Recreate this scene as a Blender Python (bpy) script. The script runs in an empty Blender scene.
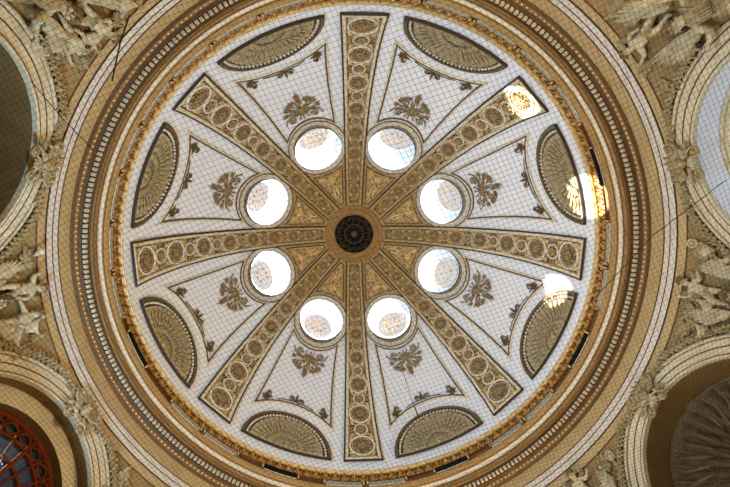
import bpy, math, random
from math import sin, cos, pi, radians, sqrt, atan2, degrees, hypot
from mathutils import Vector, Matrix
random.seed(7)
S = bpy.context.scene
C = S.collection

# ------------------------------------------------------------------ measures
A0 = 0.07956                      # direction of the rib that points to the right
R0, ZB, BZ = 8.05, 13.47, 8.12    # dome: radius, springing height, rise (camera height is 0)
SM = 8.085                        # metres per radian along a meridian
FLOOR = -1.6
D8, HS, RO, RI = 8.64, 7.41, 3.02, 2.43   # arches: distance, springing, outer and inner radius
WPSI, WR = radians(53.7), 1.19            # round skylights: height angle, radius

def rib_a(j): return A0 + j * pi / 4
def bay_a(j): return A0 + (j + .5) * pi / 4

# ------------------------------------------------------------------ materials
MATS = {}
def mat(name, col, rough=.7, metal=0., col2=None, scale=8., amt=.5, sharp=False, bump=0., bscale=30., detail=6., spec=.3):
    m = bpy.data.materials.new(name); m.use_nodes = True
    nt = m.node_tree; b = nt.nodes['Principled BSDF']
    b.inputs['Roughness'].default_value = rough; b.inputs['Metallic'].default_value = metal
    b.inputs['Specular IOR Level'].default_value = spec
    b.inputs['Base Color'].default_value = (*col, 1)
    tc = nt.nodes.new('ShaderNodeTexCoord')
    if col2:
        n = nt.nodes.new('ShaderNodeTexNoise'); n.inputs['Scale'].default_value = scale; n.inputs['Detail'].default_value = detail
        nt.links.new(tc.outputs['Object'], n.inputs['Vector'])
        r = nt.nodes.new('ShaderNodeValToRGB')
        w = .035 if sharp else .22
        r.color_ramp.elements[0].position = .5 - w + (amt - .5) * .3; r.color_ramp.elements[1].position = .5 + w + (amt - .5) * .3
        r.color_ramp.elements[0].color = (*col2, 1); r.color_ramp.elements[1].color = (*col, 1)
        nt.links.new(n.outputs['Fac'], r.inputs['Fac']); nt.links.new(r.outputs['Color'], b.inputs['Base Color'])
    if bump:
        n2 = nt.nodes.new('ShaderNodeTexNoise'); n2.inputs['Scale'].default_value = bscale; n2.inputs['Detail'].default_value = 4
        nt.links.new(tc.outputs['Object'], n2.inputs['Vector'])
        bp = nt.nodes.new('ShaderNodeBump'); bp.inputs['Strength'].default_value = bump; bp.inputs['Distance'].default_value = .05
        nt.links.new(n2.outputs['Fac'], bp.inputs['Height']); nt.links.new(bp.outputs['Normal'], b.inputs['Normal'])
    MATS[name] = m
    return m

mat('plaster_white', (.66, .65, .64), .8, col2=(.60, .58, .56), scale=1.2)
mat('cream', (.62, .50, .31), .7, col2=(.50, .38, .20), scale=9)
mat('cream_pale', (.66, .58, .43), .7, col2=(.55, .46, .32), scale=7)
mat('stone_tan', (.36, .21, .066), .75, col2=(.29, .16, .045), scale=2.5)
mat('stone_gold', (.31, .165, .045), .7, col2=(.22, .11, .025), scale=3)
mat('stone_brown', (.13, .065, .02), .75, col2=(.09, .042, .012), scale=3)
mat('fascia_white', (.58, .51, .41), .75, col2=(.49, .42, .31), scale=3)
mat('frieze_pale', (.41, .28, .12), .75, col2=(.34, .22, .085), scale=3)
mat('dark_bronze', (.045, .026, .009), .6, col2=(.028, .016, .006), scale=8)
mat('bronze_gold', (.17, .10, .03), .55, .1, col2=(.075, .04, .012), scale=14)
mat('field_gold', (.33, .22, .10), .65, col2=(.075, .044, .017), scale=11, sharp=True, amt=.5)
mat('field_ochre', (.44, .28, .10), .6, col2=(.19, .105, .032), scale=9, sharp=True, amt=.42)
mat('disc_dark', (.19, .12, .05), .65, col2=(.075, .045, .018), scale=12, sharp=True)
mat('shell_stucco', (.42, .33, .18), .7, col2=(.27, .20, .09), scale=14, amt=.5)
mat('gilt_red', (.20, .085, .02), .5, .3, col2=(.09, .032, .008), scale=10)
mat('dentil_cream', (.52, .42, .27), .75, col2=(.44, .34, .2), scale=6)
mat('shaft_brown', (.24, .19, .12), .7, col2=(.10, .075, .04), scale=9)
mat('fascia_tan', (.44, .305, .135), .75, col2=(.38, .25, .10), scale=2.5)
mat('shell_ridge', (.23, .165, .08), .7, col2=(.16, .11, .05), scale=6)
mat('gilt_dull', (.42, .29, .12), .55, .15, col2=(.25, .15, .05), scale=14)
mat('gilt_brown', (.34, .225, .09), .6, .1, col2=(.19, .115, .04), scale=10)
mat('gilding', (.66, .35, .06), .35, .5, col2=(.30, .11, .015), scale=9, spec=.5)
mat('gilt_pale', (.72, .52, .22), .45, .2, col2=(.5, .3, .1), scale=10)
mat('stucco', (.40, .295, .135), .7, col2=(.20, .135, .05), scale=7, bump=.3, bscale=14)
mat('stucco_pale', (.54, .45, .27), .7, col2=(.33, .245, .115), scale=6, bump=.3, bscale=14)
mat('hair_stucco', (.20, .13, .05), .75, col2=(.12, .07, .025), scale=12)
mat('pendentive_ochre', (.29, .185, .068), .8, col2=(.205, .125, .040), scale=1.6, bump=.12, bscale=8)
mat('archivolt_cream', (.56, .475, .31), .75, col2=(.48, .385, .22), scale=2)
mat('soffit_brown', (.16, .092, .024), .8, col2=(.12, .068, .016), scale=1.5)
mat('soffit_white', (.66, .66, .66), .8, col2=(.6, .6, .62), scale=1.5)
mat('shell_brown', (.15, .095, .04), .75, col2=(.085, .05, .018), scale=6, bump=.2, bscale=20)
mat('garland_dark', (.05, .036, .018), .8, col2=(.03, .02, .01), scale=10)
mat('black_metal', (.006, .006, .006), .9, spec=.05)
mat('lamp_grey', (.30, .27, .19), .55, col2=(.22, .19, .12), scale=3)
mat('lamp_pale', (.55, .49, .36), .5)
mat('net_cord', (.05, .04, .028), .9, spec=.0)
mat('red_wood', (.16, .030, .007), .85, col2=(.10, .016, .004), scale=6, spec=.05)
mat('blue_glass', (.018, .035, .075), .12, spec=.6)
mat('green_glass', (.012, .022, .022), .15, spec=.6)
mat('reveal_brown', (.54, .48, .39), .75, col2=(.46, .40, .30), scale=6)
mat('floor_stone', (.13, .11, .085), .6, col2=(.10, .085, .065), scale=1.0)
mat('pier_stone', (.46, .38, .26), .8, col2=(.4, .32, .2), scale=1.0)

def crown_mix(name, low, high, z0, z1):
    # plain colour below, ochre glaze around the crown (a painted zone with a clouded edge)
    m = mat(name, low, .8); nt = m.node_tree; b = nt.nodes['Principled BSDF']
    tc = nt.nodes.new('ShaderNodeNewGeometry'); sx = nt.nodes.new('ShaderNodeSeparateXYZ')
    nt.links.new(tc.outputs['Position'], sx.inputs[0])
    no = nt.nodes.new('ShaderNodeTexNoise'); no.inputs['Scale'].default_value = 1.5; no.inputs['Detail'].default_value = 5
    nt.links.new(tc.outputs['Position'], no.inputs['Vector'])
    ad = nt.nodes.new('ShaderNodeMath'); ad.operation = 'MULTIPLY_ADD'; ad.inputs[1].default_value = .9
    nt.links.new(no.outputs['Fac'], ad.inputs[0]); nt.links.new(sx.outputs['Z'], ad.inputs[2])
    r = nt.nodes.new('ShaderNodeMapRange'); r.inputs['From Min'].default_value = z0; r.inputs['From Max'].default_value = z1
    nt.links.new(ad.outputs[0], r.inputs['Value'])
    mx = nt.nodes.new('ShaderNodeMix'); mx.data_type = 'RGBA'
    mx.inputs['A'].default_value = (*low, 1); mx.inputs['B'].default_value = (*high, 1)
    nt.links.new(r.outputs[0], mx.inputs['Factor']); nt.links.new(mx.outputs['Result'], b.inputs['Base Color'])
crown_mix('dome_plaster', (.66, .65, .64), (.36, .23, .085), 19.6, 21.2)
crown_mix('ring_cream', (.64, .56, .41), (.36, .23, .08), 18.2, 21.0)
crown_mix('rib_cream', (.60, .49, .31), (.38, .24, .085), 18.6, 21.2)

def translucent(name, col):
    m = bpy.data.materials.new(name); m.use_nodes = True; nt = m.node_tree; nt.nodes.clear()
    o = nt.nodes.new('ShaderNodeOutputMaterial'); t = nt.nodes.new('ShaderNodeBsdfTranslucent'); d = nt.nodes.new('ShaderNodeBsdfDiffuse')
    mx = nt.nodes.new('ShaderNodeMixShader'); mx.inputs[0].default_value = .3
    t.inputs[0].default_value = (*col, 1); d.inputs[0].default_value = (*col, 1)
    nt.links.new(t.outputs[0], mx.inputs[1]); nt.links.new(d.outputs[0], mx.inputs[2]); nt.links.new(mx.outputs[0], o.inputs[0])
    MATS[name] = m
translucent('translucent_white', (.80, .88, .97))  # lets daylight through so the chamber walls behind the holes look bright

# ------------------------------------------------------------------ mesh builder (local x, y, depth)
class MB:
    def __init__(s): s.v = []; s.f = []
    def add(s, vs, fs):
        b = len(s.v); s.v += [tuple(q) for q in vs]; s.f += [tuple(i + b for i in q) for q in fs]
    def grid(s, rows, closed_u=False, closed_v=False):
        n, m = len(rows), len(rows[0]); b = len(s.v)
        for r in rows: s.v += [tuple(q) for q in r]
        for i in range(n if closed_v else n - 1):
            for k in range(m if closed_u else m - 1):
                i2, k2 = (i + 1) % n, (k + 1) % m
                s.f.append((b + i * m + k, b + i * m + k2, b + i2 * m + k2, b + i2 * m + k))
    def tube(s, pts, rad, n=6, closed=False, cap=True):
        pts = [Vector(p) for p in pts]; N = len(pts)
        rr = rad if isinstance(rad, (list, tuple)) else [rad] * N
        rows = []; up = None
        for i, p in enumerate(pts):
            a = pts[(i - 1) % N] if (closed or i > 0) else p; c = pts[(i + 1) % N] if (closed or i < N - 1) else p
            t = (c - a).normalized() if (c - a).length > 1e-9 else Vector((1, 0, 0))
            if up is None:
                up = Vector((0, 0, 1)) if abs(t.z) < .9 else Vector((1, 0, 0))
            u = (up - t * up.dot(t)); u = u.normalized() if u.length > 1e-6 else t.orthogonal().normalized(); up = u
            w = t.cross(u)
            rows.append([p + (u * cos(2 * pi * k / n) + w * sin(2 * pi * k / n)) * rr[i] for k in range(n)])
        b = len(s.v); s.grid(rows, True, closed)
        if cap and not closed:
            s.f.append(tuple(b + k for k in range(n))[::-1]); s.f.append(tuple(b + (N - 1) * n + k for k in range(n)))
    def ring(s, cx, cy, R, r, d=0., n=32, m=6, h=1.):
        rows = []
        for i in range(n):
            a = 2 * pi * i / n
            rows.append([(cx + (R + r * cos(2 * pi * k / m)) * cos(a), cy + (R + r * cos(2 * pi * k / m)) * sin(a), d + h * r * sin(2 * pi * k / m)) for k in range(m)])
        s.grid(rows, True, True)
    def disc(s, cx, cy, R, d0, d1, n=28, rings=3):
        b = len(s.v); s.v.append((cx, cy, d1))
        for q in range(1, rings + 1):
            t = q / rings
            for i in range(n):
                a = 2 * pi * i / n; s.v.append((cx + R * t * cos(a), cy + R * t * sin(a), d1 + (d0 - d1) * t * t))
        for i in range(n): s.f.append((b, b + 1 + i, b + 1 + (i + 1) % n))
        for q in range(rings - 1):
            for i in range(n):
                o = b + 1 + q * n; s.f.append((o + i, o + n + i, o + n + (i + 1) % n, o + (i + 1) % n))
    def ball(s, c, r, n=8, m=6, sq=(1, 1, 1), ang=0.):
        rows = []
        for i in range(m + 1):
            ph = -pi / 2 + pi * i / m
            row = []
            for k in range(n):
                a = 2 * pi * k / n; x = r * sq[0] * cos(ph) * cos(a); y = r * sq[1] * cos(ph) * sin(a)
                row.append((c[0] + x * cos(ang) - y * sin(ang), c[1] + x * sin(ang) + y * cos(ang), c[2] + r * sq[2] * sin(ph)))
            rows.append(row)
        s.grid(rows, True)
    def leaf(s, x, y, ang, L, W, h=.05, d=.02, curl=0., n=6):
        # a pointed leaf with a raised midrib, lying on the surface, its tip lifting
        ca, sa = cos(ang), sin(ang); rows = []
        for i in range(n + 1):
            t = i / n; w = W * .5 * (sin(pi * min(1, t * .93 + .07)) ** .8) * (1 - .25 * t)
            ox = curl * L * t * t
            row = []
            for q, dd in ((-1, 0), (-.5, .6), (0, .25), (.5, .6), (1, 0), (0, -.4)):
                lx = t * L; ly = q * w + ox
                row.append((x + lx * ca - ly * sa, y + lx * sa + ly * ca, d + h * dd * sin(pi * min(1, t * .85 + .12)) + (.3 * h * t * t if dd >= 0 else 0)))
            rows.append(row)
        s.grid(rows, True)
    def scroll(s, x, y, ang, size, hand=1, r=.02, d=.03, turns=1.4, n=22):
        # a stem that rolls up into a volute
        pts = []; rad = []
        ca, sa = cos(ang), sin(ang)
        cx, cy = size * .62, hand * size * .36
        for i in range(n + 1):
            t = i / n
            if t < .3:
                u = t / .3; lx = cx * u; ly = cy - size * .36 * hand * 1.0 + (-.10 * size * hand) * sin(pi * u)
                ly = ly * 1.0
            else:
                u = (t - .3) / .7; a = -pi / 2 + u * turns * 2 * pi; q = size * .36 * (1 - .78 * u)
                lx = cx + q * cos(a); ly = cy + hand * q * sin(a)
            pts.append((x + lx * ca - ly * sa, y + lx * sa + ly * ca, d)); rad.append(r * (1.15 - .45 * t))
        s.tube(pts, rad, 5)
        e = pts[-1]; s.ball((e[0], e[1], d), r * 1.7, 6, 4)
    def flower(s, x, y, R, n=8, d=.03, ang=0., h=None):
        h = h or R * .3
        for k in range(n): s.leaf(x + cos(ang + 2 * pi * k / n) * R * .12, y + sin(ang + 2 * pi * k / n) * R * .12, ang + 2 * pi * k / n, R * .9, R * 4.2 / n, h, d)
        s.ball((x, y, d + h * .5), R * .2, 7, 5)
    def sweep(s, path, prof, closed=True):
        # mouldings: profile (offset to the left of travel, depth) along a 2D path with mitred corners
        N = len(path); rows = []
        for i in range(N):
            p = Vector(path[i]); a = Vector(path[(i - 1) % N]) if (closed or i) else None; c = Vector(path[(i + 1) % N]) if (closed or i < N - 1) else None
            t1 = (p - a).normalized() if a is not None else (c - p).normalized()
            t2 = (c - p).normalized() if c is not None else t1
            n1 = Vector((-t1.y, t1.x)); n2 = Vector((-t2.y, t2.x)); nn = n1 + n2
            nn = nn.normalized() if nn.length > 1e-6 else n1
            k = 1 / max(.35, nn.dot(n1))
            rows.append([(p.x + nn.x * k * o, p.y + nn.y * k * o, d) for o, d in prof])
        s.grid(rows, False, closed)
    def box(s, x0, x1, y0, y1, d0, d1):
        s.add([(x, y, d) for d in (d0, d1) for y in (y0, y1) for x in (x0, x1)], [(0, 2, 3, 1), (4, 5, 7, 6), (0, 1, 5, 4), (2, 6, 7, 3), (0, 4, 6, 2), (1, 3, 7, 5)])
    def fill(s, path, d, rows=10, cols=8, side=None):
        pass
    def obj(s, name, m, fn=None, parent=None, smooth=True, clamp=None):
        if clamp is None and fn is not None and getattr(fn, 'on_dome', False) and m not in ('translucent_white', 'reveal_brown') and name != 'frame': clamp = .014
        o0 = parent['_o'] if parent is not None and '_o' in parent.keys() else (0, 0, 0)
        vs = []
        for x, y, d in s.v:
            if clamp is not None and d < clamp: d = clamp
            q = fn(x, y, d) if fn else (x, y, d)
            vs.append((q[0] - o0[0], q[1] - o0[1], q[2] - o0[2]))
        me = bpy.data.meshes.new(name); me.from_pydata(vs, [], s.f); me.validate(); me.update()
        if smooth: me.polygons.foreach_set('use_smooth', [True] * len(me.polygons))
        me.materials.append(MATS[m]); o = bpy.data.objects.new(name, me); C.objects.link(o)
        if parent is not None:
            o.parent = parent; o['_o'] = o0
        return o

def thing(name, label, cat, loc=(0, 0, 0), group=None, kind=None):
    o = bpy.data.objects.new(name, None); C.objects.link(o); o.empty_display_size = .2
    o.location = loc; o['_o'] = tuple(loc); o['label'] = label; o['category'] = cat
    if group: o['group'] = group
    if kind: o['kind'] = kind
    return o
def tag(o, label, cat, group=None, kind=None):
    o['label'] = label; o['category'] = cat
    if group: o['group'] = group
    o['kind'] = kind or 'thing'
    return o
def rotz(p, a): return (p[0] * cos(a) - p[1] * sin(a), p[0] * sin(a) + p[1] * cos(a), p[2])
def copy_tree(src, ang, label=None, name=None):
    def cp(o, par):
        c = o.copy(); C.objects.link(c)
        if par is not None: c.parent = par
        for ch in o.children: cp(ch, c)
        return c
    r = cp(src, None); r.location = rotz(src.location, ang); r.rotation_euler = (0, 0, src.rotation_euler[2] + ang)
    if label: r['label'] = label
    if name: r.name = name
    return r

# ------------------------------------------------------------------ surfaces
def dome(th, psi, d=0.):
    n = Vector((cos(psi) / R0, sin(psi) / BZ)).normalized()
    r = R0 * cos(psi) - n.x * d; z = ZB + BZ * sin(psi) - n.y * d
    return (r * cos(th), r * sin(th), z)
def dome_r(psi): return R0 * cos(psi)
def map_arc(a):                      # x across, y metres up the meridian
    def f(x, y, d):
        psi = y / SM
        return dome(a + x / max(.3, dome_r(psi)), psi, d)
    f.on_dome = True
    return f
def map_tan(a, psi):                 # true distances around a point of the dome
    c = Vector(dome(a, psi)); nn = Vector((cos(psi) / R0 * cos(a), cos(psi) / R0 * sin(a), sin(psi) / BZ)).normalized()
    T = Vector((-sin(a), cos(a), 0)); M = nn.cross(T); M = M if M.z > 0 else -M
    def f(x, y, d):
        p = c + T * x + M * y - Vector((0, 0, ZB)); k = Vector((p.x / R0, p.y / R0, p.z / BZ)).length; p = p / k
        th = atan2(p.y, p.x); ps = atan2(p.z / BZ, hypot(p.x, p.y) / R0)
        return dome(th, ps, d)
    f.on_dome = True
    return f
def wall_r(b, z):
    lat = min(D8 * abs(math.tan(b)), D8 * math.tan(pi / 8)); zl = HS + sqrt(max(0, (RO - .03) ** 2 - lat * lat)) if lat < RO - .03 else HS
    w = min(1, max(0, (z - zl) / max(.02, 10.40 - zl))); w = w ** 1.15
    return D8 / cos(b) * (1 - w) + 8.655 * w
def map_pend(j):                     # x across, y height, depth into the hall
    a = rib_a(j)
    def f(x, y, d):
        th = a + x / 8.9; b = ((th - A0) % (pi / 4)) - pi / 8
        r = wall_r(b, y) - d
        return (r * cos(th), r * sin(th), y)
    return f
def map_bay(j, D=D8):                # x across, y height, depth towards the hall from a plane at distance D
    a = bay_a(j); n = Vector((cos(a), sin(a), 0)); t = Vector((-sin(a), cos(a), 0))
    def f(x, y, d):
        p = n * (D - d) + t * x
        return (p.x, p.y, y)
    return f
def revolve(name, prof, m, n=288, parent=None, smooth=False):
    b = MB(); b.grid([[(r * cos(2 * pi * i / n), r * sin(2 * pi * i / n), z) for r, z in prof] for i in range(n)], False, True)
    return b.obj(name, m, None, parent, smooth)

CLOCK_RIB = ['right', 'lower right', 'bottom', 'lower left', 'left', 'upper left', 'top', 'upper right']
CLOCK_BAY = ['right just below the middle', 'bottom, right of the middle', 'bottom, left of the middle', 'left just below the middle',
             'left just above the middle', 'top, left of the middle', 'top, right of the middle', 'right just above the middle']

# ------------------------------------------------------------------ dome shell (structure) with eight round openings
def build_dome():
    b = MB(); K = 32
    P0, P1, PT = radians(37), radians(73), radians(82.2)
    for j in range(8):
        a = bay_a(j); f = map_tan(a, WPSI)
        ths = [-pi / 8 + pi / 4 * i / K for i in range(K + 1)]
        b.grid([[dome(a + t, P0 * i / 28) for t in ths] for i in range(29)])
        b.grid([[dome(a + t, P1 + (PT - P1) * i / 5) for t in ths] for i in range(6)])
        per = [(t, P0) for t in ths[:-1]] + [(pi / 8, P0 + (P1 - P0) * i / K) for i in range(K)] + [(t, P1) for t in ths[:0:-1]] + [(-pi / 8, P1 - (P1 - P0) * i / K) for i in range(K)]
        rows = []
        for th, ps in per:
            p = Vector(dome(a + th, ps)); c = Vector(dome(a, WPSI))
            T = Vector((-sin(a), cos(a), 0)); nn = Vector((cos(WPSI) * cos(a), cos(WPSI) * sin(a), sin(WPSI))); M = nn.cross(T); M = M if M.z > 0 else -M
            q = p - c; an = atan2(q.dot(M), q.dot(T))
            h = f(WR * cos(an), WR * sin(an), 0); hv = Vector(h) - Vector((0, 0, ZB))
            ht = atan2(hv.y, hv.x) - a; ht = (ht + pi) % (2 * pi) - pi; hp = atan2(hv.z / BZ, hypot(hv.x, hv.y) / R0)
            rows.append([dome(a + th + (ht - th) * i / 14, ps + (hp - ps) * i / 14) for i in range(15)])
        b.grid(rows, False, True)
    b.grid([[(r * cos(2 * pi * i / 288), r * sin(2 * pi * i / 288), z) for r, z in ((8.05, 13.47), (8.3, 13.47), (8.9, 13.2), (8.9, 10.42), (8.66, 10.40))] for i in range(288)], False, True)
    o = b.obj('ceiling', 'dome_plaster')
    tag(o, 'smooth white plaster dome shell turning ochre around the dark round grille', 'dome', kind='structure')
build_dome()
o = revolve('trim_1', [(1.02, 21.52), (1.10, 21.40), (1.16, 21.42), (1.22, 21.36), (1.30, 21.36), (1.34, 21.44), (1.42, 21.40), (1.50, 21.38), (1.56, 21.42)], 'stone_gold', 96, smooth=True)
tag(o, 'ochre ring moulding around the dark round grille at the crown', 'moulding', kind='structure')

# ------------------------------------------------------------------ oculus grille
g = thing('oculus_grille', 'dark round openwork grille at the very crown of the dome', 'grille', (0, 0, 21.5))
b = MB(); b.grid([[(r * cos(2 * pi * i / 48), r * sin(2 * pi * i / 48), z) for r, z in ((1.07, 21.47), (1.075, 21.6), (.9, 21.72), (.02, 21.75))] for i in range(48)], False, True)
b.obj('backing', 'black_metal', None, g)
b = MB(); b.ring(0, 0, 1.04, .025, 21.46, 64); b.ring(0, 0, .52, .012, 21.46, 48, 5); b.obj('rim', 'bronze_gold', None, g)
b = MB()
for k in range(12):
    a = 2 * pi * k / 12
    b.tube([(.1 * cos(a), .1 * sin(a), 21.46), (1.03 * cos(a), 1.03 * sin(a), 21.46)], .005, 4)
    for rr, sz, hd in  ((.34, .22, 1), (.60, .36, 1), (.62, .33, -1), (.82, .2, -1)):
        b.scroll(rr * cos(a), rr * sin(a), a + hd * .3, sz, hd, .006, 21.46, n=16)
b.flower(0, 0, .2, 8, 21.45, 0, .02)
b.obj('scroll_lattice', 'bronze_gold', None, g)

# ------------------------------------------------------------------ dome ribs
def rib_w(s):
    psi = s / SM
    pts = [(radians(3), .77), (radians(20), .68), (radians(34), .60), (radians(48), .54), (radians(64), .48), (radians(79), .43)]
    for (p0, w0), (p1, w1) in zip(pts, pts[1:]):
        if psi <= p1: return w0 + (w1 - w0) * max(0, (psi - p0)) / (p1 - p0)
    return .43
S0, S1 = SM * radians(3.0), SM * radians(78.8)
def make_rib():
    t = thing('dome_rib', '', 'rib', dome(rib_a(0), radians(30)), 'flat ornamented ribs of the dome')
    f = map_arc(rib_a(0)); N = 44
    left = [(-rib_w(S0 + (S1 - S0) * i / N), S0 + (S1 - S0) * i / N) for i in range(N + 1)]
    path = left[::-1] + [(-x, y) for x, y in left]         # open at the crown
    b = MB(); b.sweep(path, [(-.02, .0), (-.02, .085), (.035, .085), (.045, .03)], False); b.obj('outer_fillet', 'dark_bronze', f, t, False)
    b = MB(); b.sweep(path, [(.04, .03), (.045, .10), (.075, .115), (.15, .10), (.165, .05)], False); b.obj('border', 'rib_cream', f, t, False)
    b = MB(); b.grid([[(x * (rib_w(S0 + (S1 - S0) * i / N) - .19), S0 + .19 + (S1 - S0 - .3) * i / N, .035) for x in (-1, -.5, 0, .5, 1)] for i in range(N + 1)])
    b.obj('field', 'field_gold', f, t)
    s = SM * radians(8.75); big = True; R = .545; meds = []
    while s < S1 - .2:
        k = max(0, 1 - (s - SM * radians(8.75)) / (S1 - SM * radians(8.75)))
        rb = .22 + .325 * k ** .8; rs = .12 + .205 * k ** .8
        r = rb if big else rs
        meds.append((s, r, big))
        s += (rb + rs) * 1.0; big = not big
    for s, r, bg in meds:
        m = MB(); m.ring(0, s, r * .93, r * .055 + .012, .055, 36 if bg else 24, 6); m.ring(0, s, r * .76, .012, .05, 28, 5)
        m = m.obj('medallion_ring', 'ring_cream', f, t)
        m2 = MB(); m2.disc(0, s, r * .9, .045, .07, 24, 2); m2.obj('disc', 'disc_dark', f, m)
        q = MB()
        if bg:
            q.flower(0, s, r * .42, 8, .075, random.random(), r * .16)
            for kk in range(8): q.scroll(cos(kk * pi / 4) * r * .36, s + sin(kk * pi / 4) * r * .36, kk * pi / 4 + .5, r * .44, 1, r * .035, .07, n=12)
        else:
            q.flower(0, s, r * .74, 6, .07, random.random(), r * .25)
        q.obj('rosette', 'gilt_dull', f, m, clamp=.02)
        if bg:
            w = rib_w(s) - .21
            for sg in (-1, 1):
                for up_ in (-1, 1):
                    sw = MB()
                    sw.scroll(sg * w * .42, s + up_ * r * 1.02, (0 if sg > 0 else pi) + .4 * up_ * sg, max(.12, w * .5), -sg * up_, .02, .055, n=14)
                    sw.leaf(sg * (w - .03), s + up_ * r * .5, pi / 2 * up_ + .25 * sg * up_, r * .5, r * .26, .04, .045); sw.leaf(sg * w * .6, s + up_ * r * .98, (0 if sg > 0 else pi) - .5 * up_ * sg, w * .4, r * .22, .04, .045)
                    sw.obj('corner_scroll', 'gilt_pale', f, m, clamp=.02)
    return t
RIBLAB = ['pale grey rib of round medallions running to the right side of the dome', 'ornamented rib of round medallions running to the lower right of the dome',
          'upright medallion rib running straight down to the bottom of the dome', 'ornamented rib of round medallions running to the lower left of the dome',
          'nearly level medallion rib running to the left side of the dome', 'ornamented rib of round medallions running to the upper left of the dome',
          'upright medallion rib running straight up to the top of the dome', 'medallion rib running to the upper right, sunlight glaring on its outer end']
r0 = make_rib(); r0['label'] = RIBLAB[0]
for j in range(1, 8): copy_tree(r0, j * pi / 4, RIBLAB[j])

# ------------------------------------------------------------------ half-round shell lunettes at the dome foot
def arc_pts(cx, cy, r, a0, a1, n): return [(cx + r * cos(a0 + (a1 - a0) * i / n), cy + r * sin(a0 + (a1 - a0) * i / n)) for i in range(n + 1)]
LY = SM * radians(3.5); LR = 1.86
def make_lunette():
    t = thing('shell_lunette', '', 'lunette', dome(bay_a(0), radians(4)), 'half-round shell lunettes around the dome foot')
    f = map_arc(bay_a(0))
    b = MB(); rows = []
    for q in range(25):
        rr = .18 + (LR - .34 - .18) * q / 24; row = []
        for i in range(145):
            a = pi * i / 144; fl = abs(sin(a * 18)) ** .6
            row.append((rr * cos(a), LY + .03 + rr * sin(a), .02 + .13 * fl * (rr / LR) ** .7 * (.55 + .45 * (q % 2)) + (.03 if q % 4 == 0 else 0)))
        rows.append(row)
    b.grid(rows)
    for k in range(19):
        a = pi * (k + .5) / 19
        for rr in (.55, .85, 1.12): b.leaf(rr * cos(a), LY + rr * sin(a), a, .26, .13, .10, .09)
    b.obj('shell_field', 'shell_stucco', f, t)
    b = MB(); b.sweep(arc_pts(0, LY, LR, 0, pi, 64), [(-.02, 0), (-.02, .07), (.02, .09), (.09, .12), (.12, .06), (.15, .05), (.16, .02)], False); b.obj('arch_border', 'bronze_gold', f, t)
    b = MB(); b.sweep(arc_pts(0, LY, LR - .29, 0, pi, 64), [(-.04, 0), (-.03, .07), (.02, .07), (.03, 0)], False); b.obj('inner_fillet', 'dark_bronze', f, t)
    b = MB(); b.sweep(arc_pts(0, LY, LR - .135, 0, pi, 64), [(-.015, .02), (-.015, .1), (.03, .1), (.03, .02)], False); b.obj('arch_line', 'dark_bronze', f, t, False)
    b = MB()
    for k in range(34):
        a = pi * (k + .5) / 34; b.ball(((LR - .205) * cos(a), LY + (LR - .205) * sin(a), .06), .06, 7, 5)
    b.obj('beading', 'cream_pale', f, t)
    b = MB(); b.sweep([(LR + .02 - (2 * LR + .04) * i / 40, LY - .08) for i in range(41)], [(.0, .015), (.0, .11), (-.055, .11), (-.055, .015)][::-1], False); b.obj('base_line', 'dark_bronze', f, t, False)
    b = MB(); b.sweep([(LR - .06 - (2 * LR - .12) * i / 40, LY - .03) for i in range(41)], [(0, .015), (0, .09), (-.06, .09), (-.06, .015)][::-1], False); b.obj('sill_moulding', 'cream', f, t, False)
    b = MB()
    for k in range(9):
        a = pi * (k + .5) / 9; b.leaf(.08 * cos(a), LY + .06 + .08 * sin(a), a, .34, .13, .09, .07)
    b.ball((0, LY + .07, .12), .10, 10, 6, (1, .9, .8)); b.obj('shell_boss', 'shell_stucco', f, t)
    return t
LUNLAB = ['gilt-grey shell lunette at the lower right with a small patch of sunlight on it', 'half-round shell lunette at the bottom edge of the dome, right of the centre rib',
          'half-round shell lunette at the bottom edge of the dome, left of the centre rib', 'olive-gold shell lunette on the left side, just below the level rib',
          'dull gold shell lunette on the left side, just above the level rib', 'half-round shell lunette at the top edge of the dome, left of the upright rib',
          'half-round shell lunette at the top edge of the dome, right of the upright rib', 'pale shell lunette on the right whose lower corner touches the long sunlight glare']
l0 = make_lunette(); l0['label'] = LUNLAB[0]
for j in range(1, 8): copy_tree(l0, j * pi / 4, LUNLAB[j])

# ------------------------------------------------------------------ outlined wall panels between ribs
def panel_path():
    f = []
    wy = SM * WPSI
    cl = (radians(12.8) * dome_r(radians(16.2)), SM * radians(16.2)); a0 = atan2(cl[1] - LY, cl[0]); rr = hypot(cl[0], cl[1] - LY) * .985
    low = arc_pts(0, LY, rr, a0, pi - a0, 30)                              # right -> left along the lower arc
    ci = (radians(11.9) * dome_r(radians(45.9)), SM * radians(45.9)); a1 = atan2(ci[1] - wy, ci[0]); r2 = hypot(ci[0], ci[1] - wy)
    top = arc_pts(0, wy, r2, -pi - a1, a1, 24)                              # left -> right under the skylight
    sl = [(low[-1][0] + (top[0][0] - low[-1][0]) * i / 12, low[-1][1] + (top[0][1] - low[-1][1]) * i / 12) for i in range(1, 12)]
    sr = [(top[-1][0] + (low[0][0] - top[-1][0]) * i / 12, top[-1][1] + (low[0][1] - top[-1][1]) * i / 12) for i in range(1, 12)]
    return low + sl + top + sr, rr
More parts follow.
